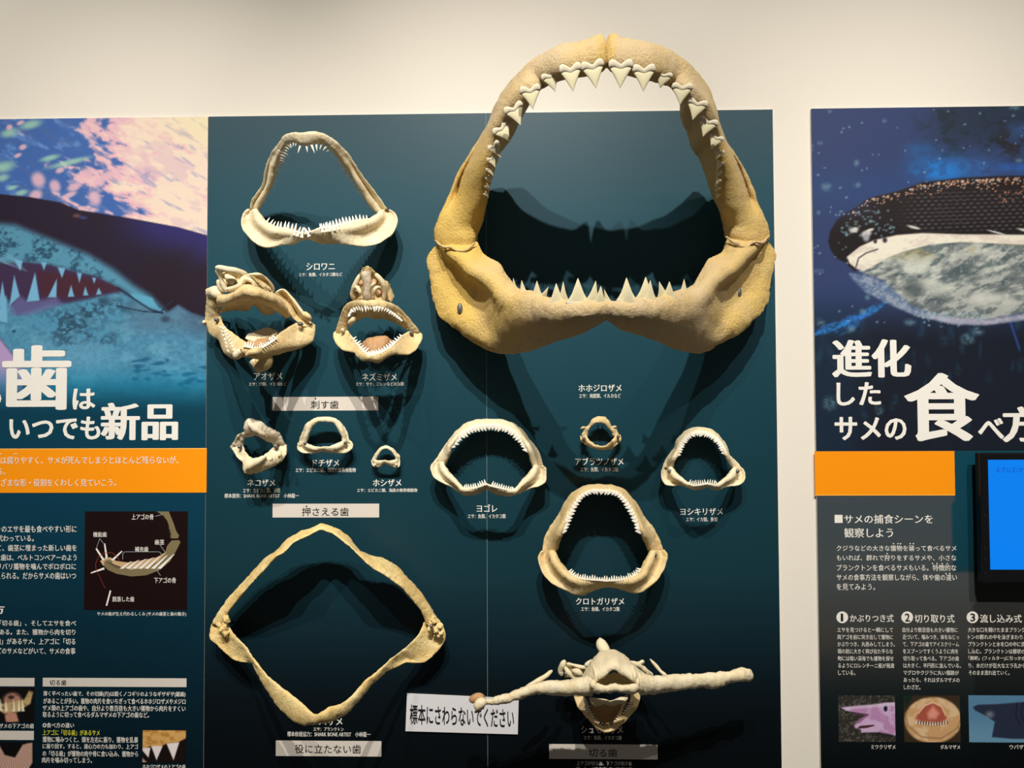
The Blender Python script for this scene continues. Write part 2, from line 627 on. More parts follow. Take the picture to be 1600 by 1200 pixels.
def photo_left(x, y):
    p = Paint(x, y, (62, 100, 168))
    n1 = vnoise(x + 0.5 * y, y - 0.35 * x, 70, 38, 3, 5)
    n2 = vnoise(x + 0.6 * y, y - 0.5 * x, 26, 13, 5, 4)
    p.mix((96, 140, 200), sstep(0.5, 0.75, n2))
    t = (x - 150) / 170.0 + (n1 - 0.5) * 2.2 + (n2 - 0.5) * 1.6 + 0.30
    p.mix((226, 180, 190), sstep(0.18, 0.58, t))
    p.mix((236, 214, 194), sstep(0.55, 1.1, t))
    n6 = vnoise(x + 0.75 * y, y - 0.62 * x, 40, 9, 15, 4)
    p.mix((72, 100, 160), sstep(0.56, 0.68, n6) * sstep(230, 120, x) * 0.75)
    p.mix((150, 150, 190), sstep(0.60, 0.72, n6) * sstep(120, 200, x) * 0.6)
    p.mix((214, 184, 192), sstep(0.56, 0.66, vnoise(x + 0.5 * y, y - 0.4 * x, 46, 18, 9, 4)) * sstep(180, 240, x) * 0.6)
    p.mix((236, 226, 178), sstep(200, 330, x) * sstep(260, 190, y) * 0.7)
    for (cx, cy, rx, ry) in ((16, 209, 12, 6), (50, 196, 16, 6), (8, 262, 16, 8), (6, 279, 10, 5), (80, 248, 14, 4), (36, 302, 9, 4), (22, 294, 8, 3), (110, 255, 30, 4)):
        p.blob(cx, cy, rx, ry, (160, 206, 178), 0.7, 0.8, -0.25)
    for (cx, cy, rx, ry) in ((38, 231, 6, 4), (30, 244, 6, 3), (62, 282, 10, 12), (88, 292, 8, 10), (58, 306, 10, 8), (118, 293, 11, 6), (96, 267, 7, 4), (137, 272, 12, 7), (110, 306, 12, 4), (17, 200, 5, 4), (34, 193, 6, 3), (156, 285, 10, 7), (150, 310, 9, 12), (172, 275, 8, 6)):
        p.blob(cx, cy, rx, ry, (222, 178, 192), 0.5, 0.9, -0.4)
    # shark body
    top = [(-400, 296), (0, 304), (50, 309), (95, 317), (125, 329), (145, 332), (200, 341), (280, 356), (330, 370)]
    body = top + [(330, 720), (-400, 720)]
    b = p.poly(body, (36, 26, 44), 1.2)
    sd = poly_sd(x, y, body)
    p.mix((44, 40, 104), b * sstep(60, 4, sd) * sstep(150, 260, x) * 0.9)
    p.mix((34, 20, 26), b * sstep(180, 330, x) * sstep(380, 430, y) * 0.8)
    p.blob(122, 338, 6, 3, (96, 66, 66), 0.6)
    p.blob(132, 341, 6, 2.5, (50, 60, 110), 0.6)
    n3 = vnoise(x, y, 20, 16, 21, 5, 0.7)
    n4 = vnoise(x, y, 6, 5, 23, 3, 0.7)
    up_ = [(-400, 352), (0, 350), (26, 352), (60, 366), (100, 382), (140, 398), (180, 422), (210, 446), (236, 462), (250, 476), (262, 490), (230, 478), (190, 452), (150, 434), (112, 424), (80, 416), (40, 411), (-400, 414)]
    p.poly(up_, (84, 148, 176), 8.0, 0.95)
    p.poly(up_, (30, 60, 84), 5.0, 0.75, m=sstep(0.5, 0.66, n3 * 0.6 + n4 * 0.4))
    p.poly([(204, 458), (226, 462), (240, 466), (246, 478), (258, 488), (232, 480), (212, 468)], (88, 160, 190), 2)
    # mouth
    p.poly([(-400, 414), (0, 413), (40, 411), (80, 415), (112, 424), (150, 432), (185, 449), (196, 457), (150, 466), (110, 474), (75, 482), (30, 492), (-400, 480)], (60, 44, 74), 1.5)
    p.poly([(60, 424), (112, 430), (150, 438), (186, 452), (150, 460), (100, 466), (66, 462)], (70, 34, 44), 5, 0.8)
    # lower jaw and belly
    low = [(-400, 440), (8, 462), (30, 492), (75, 478), (110, 474), (150, 466), (192, 457), (232, 480), (262, 490), (280, 478), (300, 490), (330, 500), (330, 720), (60, 720), (40, 580), (20, 552), (0, 527), (-400, 470)]
    lw = p.poly(low, (76, 140, 172), 4)
    p.mix((38, 40, 62), lw * sstep(270, 330, x) * sstep(540, 490, y) * 0.8)
    p.mix((60, 110, 140), lw * sstep(0.42, 0.6, n4) * 0.35)
    p.mix((104, 168, 196), lw * sstep(0.48, 0.66, n3) * 0.6)
    p.blob(120, 560, 60, 26, (104, 166, 198), 0.9, 0.5, 0.3, m=lw)
    p.mix((84, 104, 128), lw * sstep(540, 500, y) * sstep(180, 230, x) * 0.5)
    pat = sstep(0.45, 0.62, vnoise(x, y, 34, 22, 31, 5, 0.65))
    dens = np.exp(-(((x - 130) / 62) ** 2 + ((y - 512) / 38) ** 2)) + 0.8 * np.exp(-(((x - 165) / 40) ** 2 + ((y - 480) / 18) ** 2)) + 0.5 * np.exp(-(((x - 310) / 40) ** 2 + ((y - 530) / 30) ** 2)) + .35 * np.exp(-(((x - 230) / 30) ** 2 + ((y - 590) / 14) ** 2))
    p.mix((44, 78, 100), lw * np.clip(dens * (0.35 + 0.9 * pat), 0, 1) * sstep(0.40, 0.55, n4 * 0.5 + n3 * 0.5))
    for q in range(26):
        p.blob(210 + rng.rand() * 115, 560 + rng.rand() * 42, 3 + 7 * rng.rand(), 1.2 + 2.2 * rng.rand(), (26, 84, 122), 0.6, 0.75)
    p.stroke([(184, 478), (200, 482), (226, 487), (252, 489), (262, 478), (272, 470)], 1.4, (30, 44, 66), 0.8)
    p.stroke([(186, 450), (212, 468), (236, 484), (256, 490)], 1.5, (20, 30, 50), 0.9)
    p.blob(260, 499, 7, 5, (44, 62, 82), 0.6, 0.8)
    p.blob(24, 518, 3, 2, (30, 70, 100), 0.5)
    # gums and teeth
    p.poly([(16, 480), (32, 462), (44, 470), (64, 470), (90, 464), (100, 476), (70, 486), (40, 494), (20, 492)], (98, 100, 150), 5, 0.8)
    for t_ in (((17, 478), (24.5, 431), (33, 463)), ((44, 472), (57, 426), (64, 470)), ((77, 465), (91, 436), (90, 465)), ((108, 464), (113, 446), (118, 464)), ((132, 462), (135, 448), (140, 462)), ((152, 461), (156, 450), (161, 460)), ((92, 418), (99, 435), (104, 420)), ((122, 426), (126, 442), (130, 428)), ((146, 434), (149, 444), (152, 435)), ((-6, 500), (12, 462), (14, 505)), ((24, 405), (34, 424), (38, 408)), ((66, 410), (71, 423), (75, 411)), ((0, 480), (6, 440), (12, 476))):
        p.poly(t_, (112, 172, 206), 1.2)
    for q in range(9):
        p.stroke([(-6 + q * 2, 404 + q), (8 + q * 3, 396 + q * 3), (20 + q * 3, 400 + q * 3)], 0.8, (130, 190, 220), 0.4)
    # sunlit water left of the jaw, sea below
    p.poly([(-400, 470), (0, 527), (20, 552), (40, 580), (36, 640), (-400, 640)], (176, 150, 196), 3)
    g = sstep(588, 650, y)
    p.mix((0, 112, 150), sstep(560, 610, y) * 0.55)
    p.mix((0, 58, 78), g)
    return p.c


def photo_right(x, y):
    sp_ = np.random.RandomState(17)
    p = Paint(x, y, (46, 60, 102))
    n1 = vnoise(x, y, 60, 34, 41, 5, 0.6)
    n2 = vnoise(x, y, 16, 10, 43, 5, 0.7)
    n5 = vnoise(x, y, 5, 4, 47, 3, 0.7)
    p.mix((34, 46, 66), sstep(1420, 1500, x) * sstep(260, 200, y) * 0.9)
    p.mix((26, 40, 50), sstep(0.45, 0.65, n2) * sstep(1400, 1480, x) * sstep(280, 220, y) * 0.8)
    p.mix((40, 76, 130), sstep(0.45, 0.6, n1) * sstep(1390, 1450, x) * sstep(215, 260, y) * 0.7)
    p.mix((40, 70, 120), sstep(360, 290, y) * sstep(240, 300, y) * 0.5)
    for a in ((1458, 266, 36, 17, (30, 112, 190)), (1475, 268, 24, 10, (26, 126, 214)), (1520, 262, 36, 14, (44, 96, 160)), (1590, 208, 30, 12, (52, 92, 160)), (1590, 262, 30, 7, (40, 90, 170)), (1436, 236, 22, 12, (38, 84, 140)), (1570, 240, 40, 8, (46, 74, 120))):
        p.blob(*a[:4], a[4], 0.9, 0.85, m=0.35 + 0.65 * sstep(0.35, 0.6, n2))
    p.poly([(1560, 190), (1600, 215), (1660, 240), (1660, 262), (1590, 250), (1545, 240)], (34, 26, 26), 14, 0.7, m=sstep(0.4, 0.6, n2))
    # dark water below
    p.mix((20, 26, 38), sstep(450, 540, y))
    p.mix((24, 54, 84), sstep(430, 500, y) * sstep(1380, 1300, x) * 0.4)
    for q in range(46):
        cx, cy = 1270 + rng.rand() * 360, 500 + rng.rand() * 205
        p.blob(cx, cy, 2 + 3 * rng.rand(), 5 + 12 * rng.rand(), (34, 72, 98), 0.9, 0.45, (rng.rand() - 0.5) * 0.6, m=0.3 + 0.7 * sstep(0.4, 0.6, n2))
    for q in range(40):
        t = sp_.rand()
        bx_, by_ = 1268 + 106 * t, 520 - 40 * t ** 1.4 + sp_.randn() * 4
        p.blob(bx_, by_, 6 + 9 * sp_.rand(), 1.2 + 2 * sp_.rand(), (34 + 20 * sp_.rand(), 104 + 30 * sp_.rand(), 200), 0.9, 0.6, -0.35 - 0.3 * t, m=0.3 + 0.7 * sstep(0.4, 0.6, n5))
    for q in range(8):
        p.blob(1576 + q * 2, 502 + q * 6, 1.6, 5, (44, 76, 160), 0.9, 0.7, -0.25)
    # head
    head = [(1306, 404), (1297, 392), (1293, 378), (1296, 362), (1306, 345), (1318, 335), (1336, 325), (1356, 311), (1400, 300), (1440, 286), (1500, 279), (1560, 276), (2000, 272), (2000, 380), (1440, 380), (1380, 400), (1334, 424), (1318, 410)]
    h = p.poly(head, (34, 26, 28), 2.0)
    p.mix((46, 56, 96), h * sstep(1380, 1300, x) * sstep(352, 320, y) * 0.9)
    p.mix((20, 16, 18), h * sstep(340, 372, y) * 0.6)
    gx, gy = (x - 1400) / 11.0 + 0.5 * np.floor((y - 290) / 6.0), (y - 290) / 6.0 + (x - 1400) * 0.006
    dx, dy = (gx % 1) - 0.5, (gy % 1) - 0.5
    dots = 1 - sstep(0.12, 0.34, np.sqrt((dx * 0.75) ** 2 + (dy * 1.1) ** 2))
    p.mix((84, 86, 86), h * dots * sstep(1390, 1440, x) * sstep(292, 305, y) * sstep(368, 356, y) * 0.75)
    sp = np.random.RandomState(5)
    for q in range(260):
        t = sp.rand()
        xx = 1330 + 300 * t ** 0.8
        yy = np.interp(xx, [1330, 1356, 1400, 1440, 1500, 1600], [328, 311, 301, 287, 281, 277]) + 1 + abs(sp.randn()) * 6
        c = (220, 160, 120) if sp.rand() < 0.6 else (200, 190, 180)
        p.blob(xx, yy, 0.8 + sp.rand() * 1.1, 0.6 + sp.rand() * .8, c, 0.7, 0.8)
    for q in range(70):
        p.blob(1300 + sp.rand() * 95, 330 + sp.rand() * 40, 1.2 + 1.8 * sp.rand(), 1 + sp.rand(), (120, 160, 170), 0.6, 0.55)
    for q in range(20):
        p.blob(1540 + sp.rand() * 70, 295 + sp.rand() * 22, 1.5, 1.2, (210, 140, 100), 0.6, 0.7)
    for a in ((1333, 360, 7, 4), (1352, 366, 8, 5), (1358, 360, 6, 2), (1426, 356, 10, 2), (1600, 361, 12, 2), (1555, 364, 14, 1.2)):
        p.blob(*a, (224, 222, 214), 0.5, 0.85, 0.25 if a[0] > 1400 else -0.3)
    # mouth water
    mouth = [(1342, 424), (1372, 408), (1404, 396), (1440, 384), (1500, 378), (2000, 380), (2000, 478), (1600, 488), (1540, 500), (1490, 500), (1440, 490), (1405, 470), (1380, 440)]
    mm = p.poly(mouth, (108, 116, 116), 3)
    n8 = vnoise(x - 0.5 * y, y + 0.4 * x, 34, 12, 57, 5, 0.62)
    p.mix((196, 200, 188), mm * sstep(0.46, 0.68, n1) * 0.85)
    p.mix((62, 76, 82), mm * sstep(0.5, 0.68, n8) * 0.7)
    p.mix((206, 206, 196), mm * sstep(0.48, 0.36, n8) * 0.55)
    p.mix((150, 140, 96), mm * sstep(0.5, 0.7, vnoise(x, y, 40, 20, 51, 4)) * sstep(420, 385, y) * 0.7)
    p.mix((170, 178, 176), mm * sstep(0.62, 0.7, n5) * 0.5)
    p.blob(1462, 452, 22, 10, (190, 196, 184), 0.8, 0.7)
    p.blob(1545, 466, 30, 9, (206, 206, 196), 0.8, 0.8)
    p.blob(1425, 452, 14, 12, (50, 62, 66), 0.9, 0.7)
    # pale lip
    lip = [(1326, 412), (1322, 402), (1342, 386), (1364, 376), (1400, 368), (1440, 365), (1500, 367), (2000, 370), (2000, 386), (1600, 383), (1500, 379), (1450, 383), (1410, 394), (1384, 404), (1366, 414), (1348, 424), (1336, 420)]
    lp = p.poly(lip, (226, 220, 202), 1.6)
    p.mix((196, 178, 170), lp * sstep(0.45, 0.65, n2) * 0.5)
    p.stroke([(1336, 418), (1340, 404), (1352, 396), (1370, 390)], 1.6, (70, 60, 64), 0.8)
    p.blob(1366, 378, 3, 3, (50, 44, 50), 0.5)
    p.blob(1381, 376, 3.5, 4, (50, 44, 60), 0.5)
    p.blob(1352, 372, 5, 6, (150, 150, 160), 0.6)
    # lower lip
    ll = [(1326, 428), (1352, 430), (1382, 442), (1404, 462), (1424, 480), (1480, 496), (1540, 500), (1610, 488), (2000, 482), (2000, 494), (1600, 500), (1540, 508), (1490, 507), (1430, 494), (1384, 474), (1350, 456), (1330, 436)]
    a = p.poly(ll, (98, 118, 148), 3)
    p.mix((168, 172, 182), a * sstep(0.4, 0.65, n5) * 0.6)
    p.mix((52, 76, 110), a * sstep(0.5, 0.65, n2) * 0.5)
    p.mix((200, 180, 190), a * sstep(1400, 1440, x) * sstep(484, 500, y) * 0.5)
    for q in range(230):
        if q < 120:
            cx, cy, c = 1430 + sp.rand() * 110, 488 + abs(sp.randn()) * 10, (150, 176, 186)
        else:
            cx, cy, c = 1268 + sp.rand() * 340, 172 + sp.rand() * 340, (150, 172, 190)
            if cy > 290 and cx > 1335 and cy < 500:
                continue
        p.blob(cx, cy, 0.8 + 1.5 * sp.rand(), 0.8 + 1.2 * sp.rand(), c, 0.7, 0.55)
    for a in ((1290, 293, 8, 6), (1338, 290, 5, 4), (1337, 256, 4, 5), (1380, 190, 3, 3), (1295, 175, 3, 3), (1280, 225, 4, 3), (1268, 232, 2, 5), (1278, 333, 3, 3), (1583, 170, 8, 3), (1590, 252, 5, 3), (1278, 425, 7, 4), (1346, 487, 5, 4), (1354, 465, 4, 4), (1420, 504, 8, 5), (1281, 504, 6, 6), (1328, 515, 7, 5), (1295, 630, 10, 10), (1372, 640, 6, 8), (1510, 530, 10, 8), (1525, 518, 9, 6)):
        p.blob(*a, (104, 142, 156), 0.7, 0.6, m=0.3 + 0.7 * sstep(0.35, 0.55, n5))
    return p.c


SY = BT + 0.0006       # face of the printed sheets
LAY = 0.0007


def wallrect(px0, py0, px1, py1):
    a, b = P(px0, (py0 + py1) / 2, SY), P(px1, (py0 + py1) / 2, SY)
    c, d = P((px0 + px1) / 2, py0, SY), P((px0 + px1) / 2, py1, SY)
    return a.x, b.x, d.z, c.z


def flat_poly(name, pts, m, parent, y, label=None):
    vs = [P(a, b, y) for a, b in pts]
    bm = bmesh.new()
    bm.faces.new([bm.verts.new(v - root_of(parent)) for v in vs])
    bmesh.ops.triangulate(bm, faces=bm.faces)
    bmesh.ops.recalc_face_normals(bm, faces=bm.faces)
    for f in bm.faces:
        if f.normal.y > 0:
            f.normal_flip()
    me = bpy.data.meshes.new(name)
    bm.to_mesh(me)
    bm.free()
    me.materials.append(m)
    o = bpy.data.objects.new(name, me)
    scn.collection.objects.link(o)
    o.parent = parent
    if label:
        o['label'] = label
    return o


def strip(name, px0, py0, px1, py1, m, parent, th=0.0012, label=None, y=None):
    x0, x1, z0, z1 = wallrect(px0, py0, px1, py1)
    y = SY if y is None else y
    return box(name, x0, x1, -y - th, -y + 0.0003, z0, z1, m, parent, label)


def text(s, px0, py0, px1, py1, m, parent, y=None, bold=0.012, res=2, name='lettering', shear=0.0):
    cu = bpy.data.curves.new(name, 'FONT')
    cu.body = s
    cu.resolution_u = res
    cu.shear = shear
    o = bpy.data.objects.new(name, cu)
    scn.collection.objects.link(o)
    dg = bpy.context.evaluated_depsgraph_get()
    me = bpy.data.meshes.new_from_object(o.evaluated_get(dg), depsgraph=dg)
    bpy.data.objects.remove(o)
    bpy.data.curves.remove(cu)
    n = len(me.vertices)
    if n == 0:
        return None
    co = np.zeros(n * 3, np.float32)
    me.vertices.foreach_get('co', co)
    co = co.reshape(-1, 3)
    lo, hi = co.min(0), co.max(0)
    u = (co[:, 0] - lo[0]) / (hi[0] - lo[0])
    v = (co[:, 1] - lo[1]) / max(hi[1] - lo[1], 1e-6)
    y = (SY + LAY) if y is None else y
    x0, x1, z0, z1 = wallrect(px0, py0, px1, py1)
    off = root_of(parent)
    out = np.stack([x0 + (x1 - x0) * u - off.x, np.full(n, -y - off.y), z0 + (z1 - z0) * v - off.z], -1).astype(np.float32)
    me.vertices.foreach_set('co', out.ravel())
    me.update()
    if bold > 0:
        # heavier weight: the same outline laid down again around a small circle (robust for dense characters)
        rx = bold * 0.9 * (x1 - x0) / (hi[0] - lo[0])
        rz = bold * 0.6 * (z1 - z0) / max(hi[1] - lo[1], 1e-6)
        k = 12 if bold >= 0.02 else 2
        if bold >= 0.04:
            rx, rz = rx * 0.85, rz * 0.45
        fs = [tuple(p.vertices) for p in me.polygons]
        V, Fc = [out], list(fs)
        for i in range(k):
            t = 2 * math.pi * i / k
            V.append(out + np.array([rx * math.cos(t), -0.00002 * (i + 1), rz * math.sin(t)], np.float32))
            Fc += [tuple(q + n * (i + 1) for q in f) for f in fs]
        me2 = bpy.data.meshes.new(name)
        me2.from_pydata(np.concatenate(V).tolist(), [], Fc)
        bpy.data.meshes.remove(me)
        me = me2
        me.update()
    me.materials.clear()
    me.materials.append(m)
    me.name = name
    o = bpy.data.objects.new(name, me)
    scn.collection.objects.link(o)
    o.parent = parent
    return o


ZB = 0.42                                                      # boards end below the frame


def board(x0, x1, label, zt=ZT, edge=None):
    t = thing('exhibit_panel', Vector(((x0 + x1) / 2, 0, ZB)), label, 'panel')
    box('board', x0, x1, -BT, 0.0, ZB, zt, edge or M_edge, t)
    return t


# ================================================================== panels
G = 1.0
ZTL = P(160, 185.5).z
ZTR = P(1430, 169).z
XL0 = P(-330, 600).x
XR1 = P(1960, 600).x
gap = 0.0016
pn_l = board(XL0, X0 - gap, 'tall blue panel with a close-up shark mouth photo and an orange band')
pn_a = board(X0, X1 - 0.0006, 'teal board behind the smaller jaws, with three pale heading strips')
pn_b = board(X1 + 0.0006, X2, 'teal board behind the giant ochre jaw')
pn_r = board(X3, XR1, 'tall dark panel with a whale shark photo and a lit tablet')

zsplit_l, zsplit_r = P(160, 700, SY).z, P(1430, 704.5, SY).z
XLv = P(-60, 600).x
XRv = P(1660, 600).x
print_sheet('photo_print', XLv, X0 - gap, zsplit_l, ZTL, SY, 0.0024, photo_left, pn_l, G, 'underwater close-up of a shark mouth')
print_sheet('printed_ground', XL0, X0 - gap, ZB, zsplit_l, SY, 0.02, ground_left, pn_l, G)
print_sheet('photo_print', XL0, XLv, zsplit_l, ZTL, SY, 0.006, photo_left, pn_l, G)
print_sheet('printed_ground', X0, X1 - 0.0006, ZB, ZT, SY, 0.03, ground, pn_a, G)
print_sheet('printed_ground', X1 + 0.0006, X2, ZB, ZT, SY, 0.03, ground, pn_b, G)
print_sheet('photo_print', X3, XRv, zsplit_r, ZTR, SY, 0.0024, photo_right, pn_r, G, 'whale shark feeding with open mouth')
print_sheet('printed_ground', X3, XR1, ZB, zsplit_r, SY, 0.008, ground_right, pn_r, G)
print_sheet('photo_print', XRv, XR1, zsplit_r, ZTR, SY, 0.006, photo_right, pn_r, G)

# ---------------- left panel lettering
text('歯', 8, 541, 107, 639, M_white, pn_l, bold=0.055, res=3)
text('は', 115, 608, 148, 639, M_white, pn_l, bold=0.038, res=3)
text('いつでも', 16, 652, 156, 686, M_white, pn_l, bold=0.038, res=3)
text('新品', 160, 630, 276, 687, M_white, pn_l, bold=0.055, res=3)
text('の', -24, 612, 2, 634, M_white, pn_l, bold=0.02, res=3)
strip('orange_band', -320, 702, 323, 770, M_orange, pn_l, 0.0006)
strip('band_edge', -320, 701, 323, 702.4, M_orange_line, pn_l, 0.0008)
yo = SY + 0.0014
text('骨は腐りやすく、サメが死んでしまうとほとんど残らないが、', -9, 713, 279, 725, M_white, pn_l, y=yo, bold=0.006)
text('る。', -4, 732, 9, 742, M_white, pn_l, y=yo, bold=0.006)
text('まざまな形・役割をくわしく見ていこう。', -8, 748, 182, 760, M_white, pn_l, y=yo, bold=0.006)
for a in ((2, 709.5), (23, 709.5), (26, 709.5)):
    strip('ruby_mark', a[0] - .8, a[1] - .8, a[0] + .8, a[1] + .8, M_white, pn_l, 0.0004, y=yo)
rows_l = (('そのエサを最も食べやすい形に', -6, 821, 120, 832), ('代わっている。', -4, 836, 53, 846), ('て、歯茎に埋まった新しい歯を', -5, 851, 120, 861), ('た歯は、ベルトコンベアーのよう', -6, 866, 120, 876), ('バリバリ獲物を噛んでボロボロに', -14, 880, 119, 890), ('えられる。だからサメの歯はいつ', -6, 894, 119, 905))
for s, a, b, c, d in rows_l:
    text(s, a, b, c, d, M_white, pn_l, bold=0.012)
text('方', -12, 945, 7, 959, M_white, pn_l, bold=0.025)
rows_l = (('「切る歯」、そしてエサを食べ', 0, 969, 119, 978), ('ある。また、獲物から肉を切り', 0, 983, 118, 992), ('歯」があるサメ、上アゴに「切る', -6, 997, 118, 1007), ('どのサメなどがいて、サメの食事', -4, 1012, 118, 1022))
for s, a, b, c, d in rows_l:
    text(s, a, b, c, d, M_white, pn_l, bold=0.012)
# diagram
strip('diagram_ground', 132, 799, 293, 953, M_black_print, pn_l, 0.0005)
yd = SY + 0.0009
text('上アゴの骨', 206, 803, 240, 812, M_white, pn_l, y=yd, bold=0.01)
text('機能歯', 146, 831, 167, 839, M_white, pn_l, y=yd, bold=0.012)
text('歯茎', 242, 843, 257, 851, M_white, pn_l, y=yd, bold=0.012)
text('補充歯', 211, 854, 232, 862, M_white, pn_l, y=yd, bold=0.012)
text('下アゴの骨', 241, 902, 275, 911, M_white, pn_l, y=yd, bold=0.01)
text('脱落した歯', 176, 932, 210, 940, M_white, pn_l, y=yd, bold=0.012)
text('サメの歯が生え代わるしくみ (サメの歯茎と歯の動き)', 152, 956, 291, 963, M_white, pn_l, bold=0.012)


def zp(pts, ox, oy, k):
    return [(ox + a / k, oy + b / k) for a, b in pts]


Z3 = lambda pts: zp(pts, 0, 690, 4.2857)
flat_poly('drawn_upper_bone', Z3([(1050, 468), (1130, 468), (1160, 540), (1180, 600), (1200, 630), (1190, 648), (1145, 648), (1138, 630), (1145, 600), (1120, 530), (1090, 490)]), M_olive, pn_l, yd)
flat_poly('drawn_gum', Z3([(670, 800), (700, 780), (740, 775), (780, 800), (860, 810), (950, 795), (1050, 775), (1110, 740), (1120, 700), (1160, 680), (1100, 800), (1000, 860), (820, 860), (740, 830), (690, 830)]), M_tan_print, pn_l, yd)
flat_poly('drawn_lower_bone', Z3([(695, 830), (700, 800), (730, 788), (750, 800), (755, 825), (790, 850), (870, 858), (980, 845), (1060, 800), (1110, 745), (1125, 690), (1150, 662), (1200, 660), (1208, 675), (1180, 730), (1140, 800), (1070, 860), (980, 895), (880, 903), (780, 885), (720, 858)]), M_olive, pn_l, yd + .0004)
for t_ in (((690, 800), (640, 720), (648, 712), (700, 790)), ((708, 785), (696, 685), (704, 680), (722, 780)), ((745, 790), (815, 730), (820, 736), (757, 800)), ((697, 842), (608, 876), (608, 884), (700, 856)), ((735, 995), (745, 1000), (718, 1100), (708, 1098))):
    flat_poly('drawn_tooth', Z3(t_), M_white, pn_l, yd + .0008)
for k in range(7):
    a = 800 + k * 42
    flat_poly('drawn_tooth', Z3([(a, 850), (a + 70 + k * 6, 805 - k * 8), (a + 84 + k * 6, 800 - k * 8), (a + 26, 852)]), M_white, pn_l, yd + .0008)


def line(pts, wd, m, parent, y, name='drawn_line'):
    for a, b in zip(pts[:-1], pts[1:]):
        d = Vector((b[0] - a[0], b[1] - a[1]))
        n = Vector((-d.y, d.x)).normalized() * wd / 2
        flat_poly(name, [(a[0] + n.x, a[1] + n.y), (b[0] + n.x, b[1] + n.y), (b[0] - n.x, b[1] - n.y), (a[0] - n.x, a[1] - n.y)], m, parent, y)


for l_ in ([(645, 715), (668, 650), (700, 690)], [(1040, 500), (1095, 486)], [(1070, 690), (1110, 745)], [(822, 790), (822, 750), (835, 738), (1065, 738), (1080, 750), (1080, 765)], [(1045, 852), (1075, 898)]):
    line(Z3(l_), 0.8, M_line, pn_l, yd + .0011)
line(Z3([(655, 880), (680, 930), (705, 985)]), 0.7, M_red_line, pn_l, yd + .0011)
line(Z3([(645, 870), (640, 820), (660, 770), (700, 745), (750, 745), (785, 770), (800, 800)]), 0.9, M_red_line, pn_l, yd + .0011)
# lower captions and photographs
strip('heading_strip', -320, 1058.5, 54, 1071.5, M_grey_strip, pn_l, 0.0005)
strip('heading_strip', 67, 1059.5, 291.5, 1073, M_grey_strip, pn_l, 0.0005)
text('切る歯', 78, 1062, 104, 1070.5, M_ink, pn_l, y=SY + .0012, bold=0.004)
rows_l = (('薄く平べったい歯で、その切縁(刃)は鋭くノコギリのようなギザギザ(鋸歯)', 68, 1080, 290, 1089), ('があることが多い。獲物の肉片を食いちぎって食べるホホジロザメやメジロ', 68, 1091, 290, 1100), ('ザメ類の上アゴの歯や、自分より数百倍も大きい獲物から肉片をすくい', 67, 1102, 290, 1111), ('取るように切って食べるダルマザメの下アゴの歯など。', 67, 1112, 233, 1121), ('◎食べ方の違い', 67, 1129, 116, 1137), ('獲物に噛みつくと、頭を左右に振り、獲物を乱暴', 67, 1151, 216, 1160), ('に振り回す。すると、遠心力の力も加わり、上アゴ', 67, 1162, 216, 1170), ('の「切る歯」が獲物の肉や骨に食い込み、獲物から', 67, 1173, 216, 1182), ('肉片を噛み切ってしまう。', 66, 1183, 144, 1192))
for s, a, b, c, d in rows_l:
    text(s, a, b, c, d, M_white, pn_l, bold=0.014)
text('上アゴに「切る歯」があるサメ', 67, 1140, 156, 1149, M_yellow, pn_l, bold=0.014)
text('アオザメの下アゴの歯', -14, 1130, 53, 1138, M_white, pn_l, bold=0.012)
text('ホホジロザメの上アゴの歯', 223, 1194, 290, 1202, M_white, pn_l, bold=0.012)
strip('heading_strip', -320, 1141, 53, 1155, M_grey_strip, pn_l, 0.0005)


def photo_a(x, y):
    p = Paint(x, y, (14, 12, 12))
    n = vnoise(x, y, 7, 5, 61, 4)
    p.blob(22, 1093, 14, 12, (176, 128, 110), 0.3)
    p.poly([(-60, 1100), (0, 1108), (10, 1114), (28, 1112), (50, 1098), (54, 1080), (48, 1078), (40, 1092), (6, 1098), (-60, 1090)], (196, 166, 116), 2)
    p.blob(20, 1088, 5, 3, (60, 40, 36), 0.5)
    p.poly([(10, 1116), (16, 1112), (28, 1112), (32, 1126), (12, 1128)], (196, 140, 116), 2)
    for a in (-12, -4, 2, 10, 22, 30, 36):
        p.poly([(a, 1110), (a + 1.5, 1090), (a + 5, 1110)], (240, 230, 196), 0.8)
    p.mix((90, 60, 40), sstep(0.55, 0.75, n) * 0.5 * (p.c.sum(-1) > 200))
    return p.c


def photo_b(x, y):
    p = Paint(x, y, (10, 10, 12))
    a = p.poly([(-60, 1150), (0, 1160), (10, 1178), (26, 1182), (38, 1162), (53, 1158), (53, 1190), (40, 1210), (-60, 1210)], (206, 168, 150), 1.5)
    p.mix((150, 110, 96), a * sstep(0.3, 0.8, np.abs(((np.arctan2(y - 1160, x - 20) * 9) % 1) - 0.5) * 2) * 0.6)
    return p.c


def photo_c(x, y):
    p = Paint(x, y, (22, 14, 12))
    n = vnoise(x, y, 9, 6, 63, 4)
    a = p.poly([(220, 1138), (295, 1138), (292, 1152), (280, 1158), (262, 1160), (250, 1166), (236, 1164), (222, 1172)], (212, 166, 96), 1.5)
    p.mix((176, 120, 50), a * sstep(0.45, 0.65, n) * 0.8)
    for t in (((238, 1164), (246.5, 1186), (256, 1164)), ((262, 1160), (273, 1186), (282, 1158)), ((222, 1168), (234, 1182), (237, 1166))):
        p.poly(t, (232, 222, 220), 1)
    p.poly([(222, 1180), (232, 1190), (222, 1196)], (190, 150, 130), 1.5)
    return p.c


def photo(px0, py0, px1, py1, fn, parent, label):
    x0, x1, z0, z1 = wallrect(px0, py0, px1, py1)
    return print_sheet('small_photo', x0, x1, z0, z1, SY + .0006, 0.0016, fn, parent, G, label)


